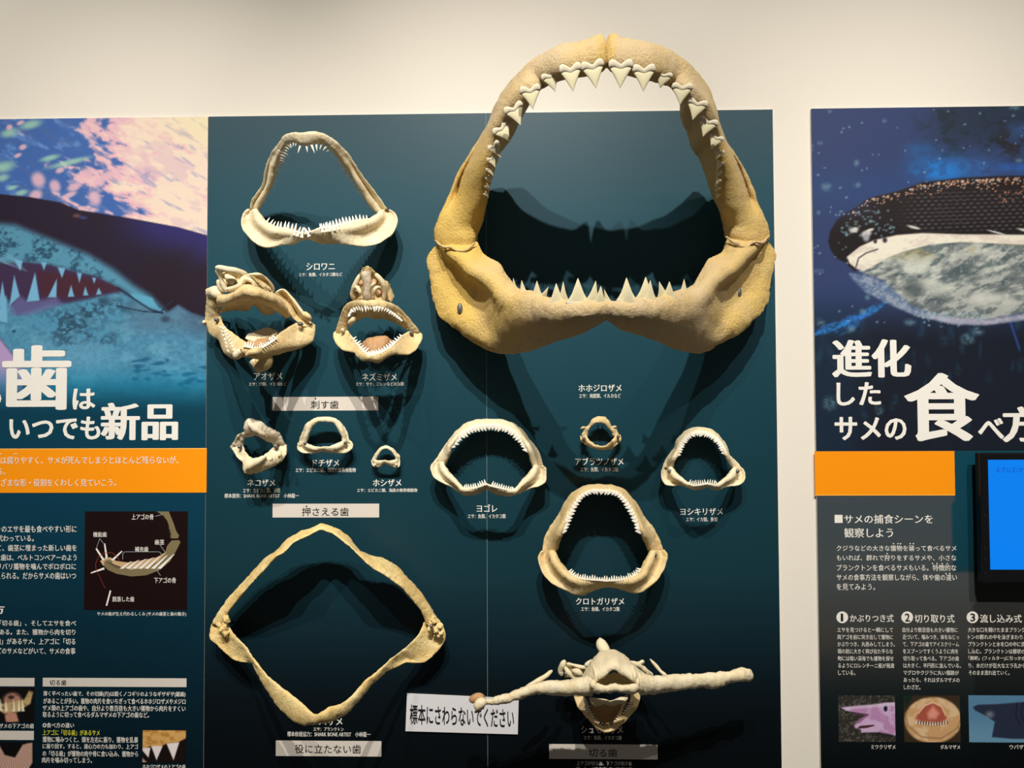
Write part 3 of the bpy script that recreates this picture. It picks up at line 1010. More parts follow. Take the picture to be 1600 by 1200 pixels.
photo(-60, 1074, 54, 1128, photo_a, pn_l, 'photo of slender curved shark teeth')
photo(-60, 1160, 53, 1215, photo_b, pn_l, 'photo of a ribbed pink tooth row')
photo(223, 1141, 290.5, 1191, photo_c, pn_l, 'photo of broad triangular teeth in ochre cartilage')

# ---------------- middle boards: captions (name, box, second line, box, parent)
caps = (
    ('シロワニ', 479, 411, 523, 422, 'エサ：魚類、イカタコ類など', 467, 426, 535, 432, pn_a),
    ('アオザメ', 397, 582, 441, 594, 'エサ：魚類、イカ類など', 389, 597, 448, 603, pn_a),
    ('ネズミザメ', 566, 583, 620, 595, 'エサ：サケ、ニシンなどの魚類', 556, 597, 631, 603, pn_a),
    ('ネコザメ', 387, 749, 430, 760, 'エサ：エビカニ類、貝類', 380, 763, 438, 770, pn_a),
    ('ドチザメ', 489, 718, 530, 729, 'エサ：エビカニ類、海底の無脊椎動物', 462, 731, 556, 738, pn_a),
    ('ホシザメ', 583, 749, 627, 760, 'エサ：エビカニ類、海底の無脊椎動物', 558, 763, 652, 769, pn_a),
    ('ヨゴレ', 745, 788, 777, 800, 'エサ：魚類、イカタコ類', 731, 803, 790, 810, pn_b),
    ('ホホジロザメ', 904, 601, 971, 612, 'エサ：海獣類、イルカなど', 905, 615, 970, 622, pn_b),
    ('アブラツノザメ', 899, 715, 974, 727, 'エサ：魚類、イカタコ類', 907, 730, 966, 737, pn_b),
    ('ヨシキリザメ', 1063, 794, 1129, 805, 'エサ：イカ類、魚類', 1072, 808, 1121, 815, pn_b),
    ('クロトガリザメ', 900, 934, 975, 945, 'エサ：魚類、イカタコ類', 908, 948, 968, 955, pn_b),
    ('シュモクザメ', 908, 1134, 973, 1146, 'エサ：魚類、イカタコ類', 912, 1149, 971, 1156, pn_b),
)
for a in caps:
    text(*a[:5], M_white, a[10], bold=0.018, name='name_lettering')
    text(*a[5:10], M_white, a[10], bold=0.012, name='food_lettering')
text('ウバザメ', 487, 1121, 535, 1133, M_white, pn_a, bold=0.018, name='name_lettering')
text('エサ：プランクトン', 490, 1136, 537, 1142, M_white, pn_a, bold=0.012, name='food_lettering')
text('標本提供：SHARK BONE ARTIST　小林龍一', 351, 771, 467, 778, M_white, pn_a, bold=0.012)
text('標本修繕協力：SHARK BONE ARTIST　小林龍一', 449, 1143, 579, 1151, M_white, pn_a, bold=0.012)
text('上アゴが切る歯、下アゴが刺す歯', 901, 1189, 987, 1196, M_white, pn_b, bold=0.012)
text('(切った、切りやすい形がとがる歯)', 899, 1198, 989, 1205, M_white, pn_b, bold=0.012)
for (s, b_, tx, par, rb) in (('刺す歯', (426, 620, 591, 641.5), (486, 626, 529, 638.5), pn_a, (492, 621.5, 494, 624)), ('押さえる歯', (426, 787, 592.5, 808.5), (472, 793, 545, 806), pn_a, (478, 790, 480, 792)),
                         ('役に立たない歯', (431, 1157.5, 596, 1181.5), (461, 1163, 564, 1177), pn_a, None), ('切る歯', (858, 1163, 1027.5, 1186), (920, 1169.5, 964, 1182.5), pn_b, None)):
    strip('heading_strip', *b_, M_grey_strip, par, 0.0006)
    text(s, *tx, M_ink, par, y=SY + .0013, bold=0.004, res=3, name='heading_lettering')
    if rb:
        strip('ruby_mark', *rb, M_ink, par, 0.0003, y=SY + .0010)
# thin pale seam bead between the two boards
box('seam_bead', X1 - 0.0004, X1 + 0.0006, -SY - 0.0004, 0, ZB, ZT, M_seam, pn_b)

# ---------------- right panel lettering
for (s, a, b, c, d, bo) in (('進化', 1302, 531, 1421, 589, 0.055), ('した', 1308, 598, 1375, 633, 0.035), ('サメの', 1305, 652, 1415, 687, 0.035), ('食', 1417, 584, 1526, 688, 0.05), ('べ', 1529, 654, 1567, 685, 0.035), ('方', 1568, 636, 1622, 690, 0.055)):
    text(s, a, b, c, d, M_white, pn_r, bold=bo, res=3, name='title_lettering')
strip('orange_block', 1273, 705, 1491.5, 773.5, M_orange, pn_r, 0.0010)
strip('block_edge', 1273, 773, 1491.5, 774.2, M_orange_line, pn_r, 0.0012)
text('サメの捕食シーンを', 1319, 804, 1457, 818, M_white, pn_r, bold=0.018)
strip('square_mark', 1304, 804.5, 1316.5, 817, M_white, pn_r, 0.0003)
text('観察しよう', 1319, 825, 1395, 840, M_white, pn_r, bold=0.018)
rows_r = (('クジラなどの大きな獲物を襲って食べるサメ', 1307, 852, 1494, 861), ('もいれば、群れで狩りをするサメや、小さな', 1307, 867, 1494, 876), ('プランクトンを食べるサメもいる。特徴的な', 1307, 882, 1494, 892), ('サメの食事方法を観察しながら、体や歯の違い', 1307, 897, 1495, 907), ('を見てみよう。', 1307, 912, 1367, 922),)
for s, a, b, c, d in rows_r:
    text(s, a, b, c, d, M_white, pn_r, bold=0.008)
for (a, b) in ((1396, 849.5), (1403, 849.5), (1407, 849.5), (1422, 849.5), (1427, 849.5), (1386, 865), (1457, 880.5), (1464, 880.5), (1472, 880.5), (1480, 880.5), (1478, 896), (1484, 896)):
    strip('ruby_mark', a - 1, b - .8, a + 1, b + .8, M_white, pn_r, 0.0003)
cols = (
    ('1', 1316, 'かぶりつき式', 1328, 960, 1396, 972, ('エサを見つけると一瞬にして', '両アゴを前に突き出して獲物に', 'かぶりつき、丸呑みしてしまう。', '頭の前に大きく飛び出た平らな', '吻には暗い深海でも獲物を探せ', 'るようにロレンチーニ瓶が発達', 'している。'), 1308, (1395, 1395, 1398, 1395, 1396, 1397, 1336), 'ミツクリザメ', 1361, 1399),
    ('2', 1417.5, '切り取り式', 1429, 960, 1491, 973, ('自分より数百倍も大きい獲物に', '近づいて、噛みつき、体をねじっ', 'て、下アゴの歯でアイスクリーム', 'をスプーンですくうように肉を', '切り取って食べる。下アゴの歯', 'は大きく、半円形に並んでいる。', 'マグロやクジラに丸い傷跡が', 'あったら、それはダルマザメの', 'しわざだ。'), 1410, (1496, 1498, 1498, 1497, 1498, 1501, 1498, 1499, 1438), 'ダルマザメ', 1469, 1500),
    ('3', 1519.5, '流し込み式', 1531, 960, 1596, 973, ('大きな口を開けたままプランク', 'トンの群れの中を泳ぎまわり、', 'プランクトンと水を口の中に流', 'し込む。プランクトンは櫛状の', '「鰓耙」(フィルター)に引っかか', 'り、水だけが巨大なエラ孔から', 'そのまま流れ出ていく。'), 1512, (1601, 1601, 1601, 1601, 1602, 1602, 1577), 'ウバザメ', 1577, 1606))
for (n_, cx, hd, hx0, hy0, hx1, hy1, ls, lx, rx, cap_, c0, c1) in cols:
    flat_poly('number_disc', [(cx + 9.2 * math.cos(t * math.pi / 16), 964.5 + 9.2 * math.sin(t * math.pi / 16)) for t in range(32)], M_white, pn_r, SY + LAY)
    text(n_, cx - (2.6 if n_ == '1' else 3.6), 958.5, cx + (1.2 if n_ == '1' else 3.6), 970.5, M_ink, pn_r, y=SY + .0012, bold=(0.0 if n_ == '1' else 0.02))
    text(hd, hx0, hy0, hx1, hy1, M_white, pn_r, bold=0.018)
    for i, s in enumerate(ls):
        yy = 980.3 + i * 11.15
        text(s, lx + i * 0.25, yy, rx[i], yy + 7.6, M_white, pn_r, bold=0.006)
    text(cap_, c0, 1163.5, c1, 1170.5, M_white, pn_r, bold=0.014)

R7 = lambda pts: zp(pts, 1250, 940, 4.5714)


def photo_gob(x, y):
    p = Paint(x, y, (48, 46, 42))
    n = vnoise(x, y, 3, 3, 71, 3, 0.8)
    p.mix((104, 100, 92), sstep(0.5, 0.7, n) * 0.8)
    p.poly(R7([(330, 780), (480, 800), (400, 870), (440, 930), (690, 960), (690, 700)]), (20, 16, 18), 4, 0.6)
    a = p.poly(R7([(288, 752), (330, 745), (520, 730), (600, 715), (690, 712), (690, 955), (640, 940), (560, 925), (430, 928), (425, 905), (385, 895), (380, 880), (400, 850), (440, 820), (485, 798), (400, 785), (320, 772)]), (206, 176, 212), 1.2)
    p.mix((178, 120, 168), a * sstep(0.45, 0.65, vnoise(x, y, 18, 14, 72, 4)) * 0.7)
    p.poly(R7([(400, 900), (420, 880), (520, 872), (525, 880), (470, 895)]), (70, 36, 40), 0.8)
    p.stroke(R7([(380, 800), (480, 800), (400, 860)]), 1.5, (120, 60, 100), 0.6)
    p.blob(*R7([(603, 757)])[0], 3, 4.5, (30, 30, 44), 0.3)
    p.poly(R7([(288, 748), (600, 716), (690, 712), (690, 730), (560, 745), (330, 765)]), (222, 206, 226), 2, 0.6)
    return p.c


def photo_dal(x, y):
    p = Paint(x, y, (56, 44, 30))
    p.poly(R7([(730, 660), (800, 660), (780, 700), (740, 760)]), (20, 40, 34), 3)
    cx, cy = R7([(940, 840)])[0]
    a = p.blob(cx, cy, 44, 36, (204, 160, 110), 0.06)
    p.mix((232, 206, 168), a * sstep(0.45, 0.65, vnoise(x, y, 16, 10, 75, 4)) * 0.6)
    p.poly(R7([(815, 830), (840, 770), (900, 720), (950, 715), (1010, 750), (1040, 830), (1000, 860), (860, 850)]), (170, 84, 66), 3)
    p.poly(R7([(900, 790), (940, 740), (985, 790), (960, 830), (910, 830)]), (226, 150, 128), 4)
    p.stroke(R7([(835, 790), (880, 735), (940, 712), (1000, 740), (1030, 800)]), 2, (232, 200, 160), 0.8)
    for k in range(12):
        t = R7([(825 + k * 19, 842 + 10 * math.sin(k / 11 * 3.14))])[0]
        p.poly([(t[0] - 1.6, t[1] + 5), (t[0], t[1] - 1), (t[0] + 1.6, t[1] + 5)], (232, 220, 200), 0.5)
        p.blob(t[0] + 2, t[1] + 3, 0.9, 3, (60, 24, 20), 0.4)
    p.stroke(R7([(745, 790), (760, 880), (860, 960), (1000, 970), (1110, 900), (1140, 830)]), 2, (150, 110, 74), 0.6)
    return p.c


def photo_uba(x, y):
    p = Paint(x, y, (84, 128, 160))
    p.mix((110, 156, 180), sstep(1110, 1150, y) * 0.6)
    p.poly(R7([(1225, 745), (1260, 730), (1400, 725), (1560, 712), (1700, 700), (1900, 700), (1900, 975), (1500, 972), (1360, 960), (1380, 850), (1300, 800), (1240, 770)]), (38, 46, 66), 1.5)
    p.blob(*R7([(1345, 800)])[0], 6, 5, (176, 180, 190), 0.8, 0.5)
    for k in (1540, 1580, 1620):
        p.stroke(R7([(k, 715), (k - 10, 800), (k + 20, 880)]), 0.9, (18, 22, 36), 0.8)
    return p.c


photo(1310, 1086.5, 1398.5, 1159, photo_gob, pn_r, 'photo of a pink long-snouted shark head')
photo(1412, 1086.5, 1500, 1159.5, photo_dal, pn_r, 'photo of an open round mouth with small teeth')
photo(1513.5, 1086.5, 1645, 1160, photo_uba, pn_r, 'photo of a dark shark head in blue water')

# ---------------- tablet
tb = thing('tablet_display', P(1600, 810, 0.0), 'black framed tablet with a plain blue lit screen on the whale shark panel', 'tablet')
dx = 0.055
a, b = P(1533, 810, dx), P(1775, 810, dx)
c, d = P(1540, 708, dx), P(1540, 912, dx)
box('casing', a.x, b.x, -dx, -dx + 0.022, d.z, c.z, M_bezel, tb, bev=0.004)
box('bracket', P(1560, 800, .02).x, P(1740, 800, .02).x, -dx + 0.021, -SY - 0.0003, P(1560, 880, .02).z, P(1560, 730, .02).z, M_mount, tb)
a, b = P(1546, 810, dx + .001), P(1762, 810, dx + .001)
c, d = P(1546, 718.5, dx + .001), P(1546, 890, dx + .001)
scr = box('screen', a.x, b.x, -dx - 0.001, -dx + 0.0005, d.z, c.z, M_screen, tb)
tx_ = text('えさにむかって', 1556, 730, 1616, 738, M_screen_text, tb, y=dx + 0.0016, bold=0.0)
# position the screen lettering by its own depth
x0, x1 = P(1556, 734, dx + .0016).x, P(1616, 734, dx + .0016).x
z1, z0 = P(1580, 730, dx + .0016).z, P(1580, 738, dx + .0016).z
vx = [v.co.x for v in tx_.data.vertices]
vz = [v.co.z for v in tx_.data.vertices]
ox = root_of(tb)
for v in tx_.data.vertices:
    v.co.x = x0 + (x1 - x0) * (v.co.x - min(vx)) / (max(vx) - min(vx)) - ox.x
    v.co.z = z0 + (z1 - z0) * (v.co.z - min(vz)) / (max(vz) - min(vz)) - ox.z
tx_.data.update()
for k, yy in enumerate((803, 855, 872, 893)):
    box('button', P(1537, yy, dx).x, P(1541, yy, dx).x, -dx - .0006, -dx + .001, P(1537, yy + 4, dx).z, P(1537, yy, dx).z, M_mount, tb)

# ---------------- paper notice
nt_ = thing('notice_sign', P(722, 1115, 0), 'white paper notice asking visitors not to touch the specimens', 'sign')
nv = [(636, 1083), (810.5, 1091), (809, 1147.5), (633.5, 1142.5)]
vs = [P(a, b, SY + .0050) for a, b in nv] + [P(a, b, SY + .0042) for a, b in nv]
mesh_obj('sheet', vs, [(0, 1, 2, 3), (7, 6, 5, 4), (0, 4, 5, 1), (1, 5, 6, 2), (2, 6, 7, 3), (3, 7, 4, 0)], M_paper, nt_, smooth=False)
o = text('標本にさわらないでください', 641, 1100, 803, 1130, M_ink, nt_, y=SY + .0056, bold=0.02, res=3)
for v in o.data.vertices:
    v.co.z -= 0.036 * (v.co.x + nt_.location.x - P(641, 1115).x)
o.data.update()


# ================================================================== jaws
# ---- shared tooth shapes: x across (-.5...5), y from root (0) to tip (1), z towards the viewer
def tooth_mesh(kind):
    bm = bmesh.new()
    m = 12

    def loft(levels, mi):
        rings = []
        for (y, w, t, ox, oz) in levels:
            r = []
            for k in range(m):
                a = 2 * math.pi * k / m
                ca, sa = math.cos(a), math.sin(a)
                r.append(bm.verts.new((ox + w * (abs(ca) ** 0.9) * (1 if ca >= 0 else -1), y, oz + t * (abs(sa) ** 1.2) * (1 if sa > 0 else -0.5))))
            rings.append(r)
        for i in range(len(rings) - 1):
            for k in range(m):
                f = bm.faces.new((rings[i][k], rings[i][(k + 1) % m], rings[i + 1][(k + 1) % m], rings[i + 1][k]))
                f.material_index = mi
                f.smooth = True
        bm.faces.new(rings[0][::-1]).material_index = mi
        bm.faces.new(rings[-1]).material_index = mi

    if kind == 'broad':
        loft([(0.16, .47, .10, 0, 0), (0.25, .47, .14, 0, 0), (0.34, .40, .16, 0, 0), (0.5, .29, .15, 0, .01), (0.68, .18, .12, .01, .01), (0.85, .085, .08, .015, 0), (0.96, .03, .04, .02, 0), (1.0, .008, .015, .02, 0)], 0)
        for sgn in (-1, 1):
            top = [(0, .10), (.10, .04), (.22, -.05), (.36, -.09), (.46, -.04), (.51, .08), (.50, .19)]
            bot = [(0, .32), (.10, .28), (.22, .22), (.33, .20), (.42, .22), (.48, .24), (.50, .22)]
            fr, bk = [], []
            for (a, b) in top:
                fr.append(bm.verts.new((sgn * a, b, .10)))
            mid = [bm.verts.new((sgn * (a[0] + b[0]) / 2, (a[1] + b[1]) / 2, .24)) for a, b in zip(top, bot)]
            lo = [bm.verts.new((sgn * a, b, .12)) for a, b in bot]
            bt = [bm.verts.new((sgn * a, b, -.12)) for a, b in top]
            bl = [bm.verts.new((sgn * a, b, -.10)) for a, b in bot]
            for A, B in ((fr, mid), (mid, lo), (lo, bl), (bl, bt), (bt, fr)):
                for i in range(len(top) - 1):
                    f = bm.faces.new((A[i], A[i + 1], B[i + 1], B[i]))
                    f.material_index = 1
                    f.smooth = True
            f = bm.faces.new((fr[-1], mid[-1], lo[-1], bl[-1], bt[-1]))
            f.material_index = 1
    elif kind == 'lower':
        loft([(0.0, .50, .14, 0, 0), (0.10, .47, .18, 0, 0), (0.2, .38, .2, 0, 0), (0.4, .26, .19, 0, .03), (0.62, .17, .14, 0, .03), (0.82, .09, .09, 0, .0), (0.96, .03, .04, 0, -.03), (1.0, .008, .01, 0, -.04)], 0)
        loft([(-0.22, .30, .10, 0, 0), (-0.12, .44, .2, 0, 0), (0.0, .52, .24, 0, 0), (0.08, .50, .2, 0, 0)], 1)
    elif kind == 'spike':
        loft([(-0.12, .5, .3, 0, 0), (0.0, .5, .34, 0, 0), (0.12, .34, .3, 0, .0), (0.35, .26, .24, 0, .06), (0.6, .20, .2, 0, .08), (0.82, .12, .12, 0, .02), (1.0, .015, .02, 0, -.08)], 0)
    else:
        loft([(-0.15, .5, .2, 0, 0), (0.0, .5, .24, 0, 0), (0.25, .42, .22, 0, 0), (0.55, .27, .16, .03, 0), (0.8, .14, .1, .06, 0), (1.0, .02, .02, .1, 0)], 0)
    bmesh.ops.recalc_face_normals(bm, faces=bm.faces)
    me = bpy.data.meshes.new('tooth')
    bm.to_mesh(me)
    bm.free()
    if kind in ('broad', 'lower'):
        me.materials.append(M_crown)
        me.materials.append(M_root)
    else:
        me.materials.append(M_crown_s)
    return me


TM = {k: tooth_mesh(k) for k in ('broad', 'lower', 'spike', 'small')}


def tooth(kind, bx, by, tx, ty, wpx, d, parent, dt=0.0, thick=0.6, flip=1):
    a, b = P(bx, by, d), P(tx, ty, d + dt)
    y = b - a
    L = y.length
    yn = y.normalized()
    z = Vector((0, -1, 0))
    x = yn.cross(z).normalized()
    z = x.cross(yn).normalized()
    W = wpx / 600.0 * (1 - d / 1.93)
    o = bpy.data.objects.new('tooth', TM[kind])
    M = Matrix((x * W * flip, yn * L, z * W * thick)).transposed().to_4x4()
    scn.collection.objects.link(o)
    o.parent = parent
    o.matrix_basis = Matrix.Translation(a - root_of(parent)) @ M
    return o


def teeth_row(rows, side, n, u0, u1, ln, wd, parent, kind='small', jit=0.15, lean=0.0, dt=0.0, inset=1.0, toward=None, peak=0.0, back=0.0):
    """teeth along one edge of a band; side 0 = outer edge, -1 = inner edge; ln/wd in pixels"""
    edge = np.array([r[side] for r in rows])
    nx = np.array([r[side - 1 if side == -1 else 1] for r in rows])
    E, Q = catmull(edge, 200), catmull(nx, 200)
    L = np.concatenate([[0], np.cumsum(np.linalg.norm(np.diff(E[:, :2], axis=0), axis=1))])
    L /= L[-1]
    for k in range(n):
        u = u0 + (u1 - u0) * (k + 0.5) / n
        i = int(np.searchsorted(L, u))
        i = min(max(i, 1), 198)
        e, q = E[i], Q[i]
        t = E[i + 1, :2] - E[i - 1, :2]
        t /= np.linalg.norm(t) + 1e-9
        nrm = np.array([-t[1], t[0]])
        if toward is None:
            if np.dot(nrm, e[:2] - q[:2]) < 0:
                nrm = -nrm
        elif np.dot(nrm, np.array(toward) - e[:2]) < 0:
            nrm = -nrm
        if peak:
            sc = 1 + peak * (1 - abs(2 * (k + .5) / n - 1)) - peak * 0.5
        else:
            sc = 1
        l_ = ln * sc * (1 + jit * (random.random() - 0.5) * 2)
        sg = 1 if (k + .5) / n < 0.5 else -1
        dirn = nrm + t * lean * sg
        dirn /= np.linalg.norm(dirn)
        b0 = e[:2] - nrm * inset
        tip = b0 + dirn * (l_ + inset)
        tooth(kind, b0[0], b0[1], tip[0], tip[1], wd * sc, e[2] + 0.004 - back, parent, dt, flip=-sg)


def bolt(parent, px, py, d, r=4.0, m=None, post=True, slot=False, label=None):
    """bolt head on the jaw with its post running back to the board"""
    c = P(px, py, d)
    rr = r * (1.0 if slot else 0.85) / 600.0 * (1 - d / 1.93)
    vs, fs = [], []
    n = 16
    prof = [(0.0, -0.006), (rr * 0.45, -0.006), (rr * 0.5, -0.0045), (rr * 0.9, -0.005), (rr, -0.003), (rr, 0.004)]
    for (a, y) in prof:
        for k in range(n):
            t = 2 * math.pi * k / n
            vs.append(c + Vector((a * math.cos(t) * (0.62 if slot else 1), y, a * math.sin(t) * (1.2 if slot else 1))))
    for i in range(len(prof) - 1):
        for k in range(n):
            fs.append((i * n + k, i * n + (k + 1) % n, (i + 1) * n + (k + 1) % n, (i + 1) * n + k))
    fs.append(tuple((len(prof) - 1) * n + k for k in range(n)))
    b = mesh_obj('mounting_bolt', vs, fs, m or M_bolt, parent)
    if post:
        vs, fs = [], []
        for y in (c.y + 0.003, -SY - 0.0003):
            for k in range(12):
                t = 2 * math.pi * k / 12
                vs.append(Vector((c.x + 0.55 * rr * math.cos(t), y, c.z + 0.55 * rr * math.sin(t))))
        for k in range(12):
            fs.append((k, (k + 1) % 12, 12 + (k + 1) % 12, 12 + k))
        mesh_obj('mounting_post', vs, fs, M_mount, parent)
    return b


def flange(parent, px, py, d):
    pass


# -------------------------------------------------- great white jaw
gw = thing('shark_jaw', P(945, 385, 0.0), 'huge ochre shark jaw with broad triangular teeth, largest on the wall', 'jaw')
UL = [
    [(680, 378, 0.070), (698, 386, 0.095), (714, 391, 0.105), (730, 390, 0.105), (745, 378, 0.090)],
    [(679, 362, 0.075), (698, 369, 0.100), (716, 373, 0.115), (734, 374, 0.115), (748, 362, 0.095)],
    [(685, 343, 0.080), (702, 346, 0.100), (720, 350, 0.120), (740, 352, 0.120), (754, 343, 0.100)],
    [(699, 310, 0.090), (714, 312, 0.078), (732, 316, 0.135), (752, 320, 0.140), (767, 312, 0.110)],
    [(716, 274, 0.100), (724, 277, 0.069), (739, 281, 0.140), (759, 284, 0.157), (771, 278, 0.125)],
    [(732, 246, 0.120), (738, 249, 0.095), (749, 252, 0.162), (765, 252, 0.180), (771, 256, 0.145)],
    [(754, 212, 0.140), (758, 214, 0.135), (764, 216, 0.185), (775, 214, 0.203), (783, 218, 0.165)],
    [(771, 178, 0.165), (775, 181, 0.195), (782, 184, 0.225), (792, 186, 0.233), (800, 190, 0.190)],
    [(781, 157, 0.185), (785, 161, 0.220), (793, 165, 0.245), (803, 172, 0.250), (812, 176, 0.205)],
    [(794, 135, 0.210), (799, 140, 0.250), (806, 146, 0.270), (816, 155, 0.272), (823, 160, 0.225)],
    [(812, 116, 0.255), (816, 121, 0.290), (822, 129, 0.310), (831, 141, 0.310), (836, 145, 0.265)],
    [(833, 98, 0.295), (836, 104, 0.330), (840, 114, 0.350), (847, 128, 0.350), (851, 132, 0.305)],
    [(870, 77, 0.335), (872, 84, 0.370), (874, 97, 0.390), (877, 115, 0.388), (879, 120, 0.340)],
    [(900, 70.5, 0.350), (901, 77, 0.385), (902, 90, 0.400), (904, 109, 0.398), (905, 114, 0.350)],
    [(920, 66, .355), (921, 73, .39), (922, 87, .405), (924, 105, .40), (925, 110, .355)],
    [(936, 56, .352), (938, 66, .385), (938, 83, .398), (939, 103, .395), (940, 108, .36)],
    [(940.5, 63, .352), (942.5, 80, .37), (943.5, 89, .385), (945, 102, .388), (945, 107, .36)],
    [(945.5, 89, .36), (946, 92, .37), (947, 94, .38), (947, 101, .385), (947, 106, .36)],
]
UR = [
    [(1202, 374, 0.070), (1184, 380, 0.095), (1168, 386, 0.105), (1150, 380, 0.105), (1132, 370, 0.090)],
    [(1201, 360, 0.075), (1182, 366, 0.100), (1165, 370, 0.115), (1148, 366, 0.115), (1130, 358, 0.095)],
    [(1195, 340, 0.080), (1178, 344, 0.100), (1160, 348, 0.120), (1142, 348, 0.120), (1127, 340, 0.100)],
    [(1182, 310, 0.090), (1168, 312, 0.078), (1152, 316, 0.135), (1134, 318, 0.140), (1119, 313, 0.110)],
    [(1166, 275, 0.100), (1158, 277, 0.069), (1144, 281, 0.140), (1127, 280, 0.160), (1112, 278, 0.125)],
    [(1152, 248, 0.120), (1146, 250, 0.095), (1136, 254, 0.162), (1125, 250, 0.180), (1104, 250, 0.130)],
    [(1132, 218, 0.140), (1128, 219, 0.145), (1124, 220, 0.187), (1118, 219, 0.205), (1094, 222, 0.150)],
    [(1120, 193, 0.165), (1118, 194, 0.200), (1114, 195, 0.225), (1108, 196, 0.235), (1084, 194, 0.175)],
    [(1114, 168, 0.185), (1111, 170, 0.220), (1106, 172, 0.245), (1099, 174, 0.253), (1076, 172, 0.195)],
    [(1104, 141, 0.210), (1100, 145, 0.250), (1093, 151, 0.270), (1084, 157, 0.275), (1067, 158, 0.225)],
    [(1089, 118, 0.255), (1084, 123, 0.290), (1077, 131, 0.310), (1068, 143, 0.311), (1062, 146, 0.265)],
    [(1070, 99.6, 0.295), (1066, 105, 0.330), (1060, 114, 0.350), (1052, 128, 0.350), (1047, 131, 0.305)],
    [(1048, 84.4, 0.320), (1045, 91, 0.355), (1040, 102, 0.372), (1034, 120, 0.372), (1031, 123, 0.325)],
    [(1022, 72.5, 0.345), (1020, 80, 0.380), (1017, 93, 0.395), (1014, 114, 0.393), (1012, 118, 0.345)],
    [(995, 67, .353), (994, 75, .388), (992, 89, .402), (990, 109, .40), (989, 114, .352)],
    [(972, 64, .357), (971, 72, .39), (969, 86, .404), (967, 104, .40), (966, 109, .356)],
    [(959, 56, .352), (957, 66, .385), (957, 83, .398), (956, 103, .395), (955, 108, .36)],
    [(954, 63, .352), (952, 80, .37), (951, 89, .385), (950, 102, .388), (950, 107, .36)],
    [(948.5, 89, .36), (948.5, 92, .37), (948, 94, .38), (948, 101, .385), (948, 106, .36)],
]


def gw_tint(p):
    px, py = to_px(np.array([p.x]), np.array([p.z]), p.y)
    x, y = float(px[0]), float(py[0])
    t = max(0.0, min(1.0, (y - 190) / 110.0)) * 1.0
    side = 1.0 if x < 945 else 0.55
    if y > 400:
        t = max(0.0, min(1.0, (abs(x - 945) - 120) / 110.0))
    t = t * side
    if abs(x - 947) < 14 and y < 130:
        t = 0.5
    return t * 0.9 - 0.15


for rows_ in (UL, UR):
    # the tooth-bearing ridge stands forward and its inner face runs straight back
    for i, (gd, di_) in enumerate(((.17, .12), (.21, .12), (.245, .12), (.275, .13), (.31, .16), (.33, .19), (.35, .24), (.365, .29))):
        r = rows_[i + 3]
        gx, gy = r[3][:2]
        k = (1.93 - gd) / (1.93 - di_)
        r[3] = (gx, gy, gd)
        r[2] = (r[2][0], r[2][1], max(r[2][2], gd - .022))
        r[4] = (800 + (gx - 800) * k + (2 if gx < 800 else -1), 600 + (gy - 600) * k, di_)
for rows_ in (UL, UR):
    for r in rows_[10:]:
        gx, gy, gd = r[3]
        r[4] = (gx + (r[4][0] - gx) * .35, gy + (r[4][1] - gy) * .3, r[4][2])
uj_l = shell('upper_jaw', UL, [.010, .010, .010, .010, .009, .009, .010, .012, .013, .013, .013, .014, .015, .015, .015, .013, .006, .006], M_gw, gw, nu=130, nv=36, q=0.7, rough=0.0026, rs=18, tint=gw_tint, seed=1)
uj_r = shell('upper_jaw', UR, [.010, .010, .010, .010, .009, .009, .010, .012, .013, .013, .013, .014, .014, .015, .015, .015, .013, .006, .006], M_gw, gw, nu=130, nv=36, q=0.7, rough=0.0026, rs=18, tint=gw_tint, seed=2)
LL = [
    [(700, 374, .07), (690, 378, .075), (684, 384, .065), (676, 392, .06), (670, 400, .06), (666, 409, .06)],
    [(722, 376, .095), (705, 396, .13), (701, 403, .085), (690, 418, .072), (681, 431, .07), (673, 441, .065)],
    [(744, 377, .10), (722, 408, .155), (716, 416, .098), (700, 437, .078), (688, 458, .08), (678, 472, .07)],
    [(757, 399, .115), (738, 424, .175), (731, 433, .11), (716, 458, .088), (702, 480, .095), (688, 494, .08)],
    [(779, 412, .14), (756, 434, .195), (748, 444, .13), (733, 470, .105), (718, 498, .115), (708, 511, .095)],
    [(791, 430, .165), (774, 448, .215), (766, 460, .155), (752, 488, .125), (740, 514, .13), (734, 530, .11)],
    [(800, 443, .185), (788, 462, .232), (780, 478, .195), (770, 505, .152), (766, 532, .14), (765, 545, .12)],
    [(812, 452, .21), (806, 470, .25), (801, 488, .235), (797, 514, .20), (794, 538, .158), (793, 552, .13)],
    [(833, 457, .265), (831, 474, .293), (830, 494, .288), (828, 516, .25), (827, 536, .205), (826, 549, .18)],
    [(858, 466, .32), (858, 480, .342), (859, 494, .338), (860, 510, .31), (860, 524, .28), (861, 536, .25)],
    [(885, 469, .348), (885, 481, .364), (886, 493, .36), (886, 505, .34), (886, 516, .31), (886, 526, .285)],
    [(915, 472, .365), (916, 482, .378), (916, 490, .375), (917, 499, .36), (918, 508, .338), (918, 515, .315)],
    [(935, 473, .37), (937, 479, .38), (938, 485, .377), (938, 491, .37), (939, 496, .355), (940, 501, .34)],
    [(947, 470, .37), (948, 475, .375), (948, 480, .375), (948, 486, .368), (949, 491, .36), (949, 495, .35)],
]
LR = [[(948.5 + (948.5 - x) * 0.933, y - 8 * (948.5 - x) / 282.0 * (1 if i < 7 else .6), d) for (x, y, d) in r] for i, r in enumerate(LL)]
TL_ = [.006, .008, .009, .009, .010, .011, .013, .013, .013, .012, .012, .012, .012, .011]
lj_l = shell('lower_jaw', LL, TL_, M_gw, gw, nu=170, nv=64, q=0.55, rough=0.003, rs=18, tint=gw_tint, seed=3)
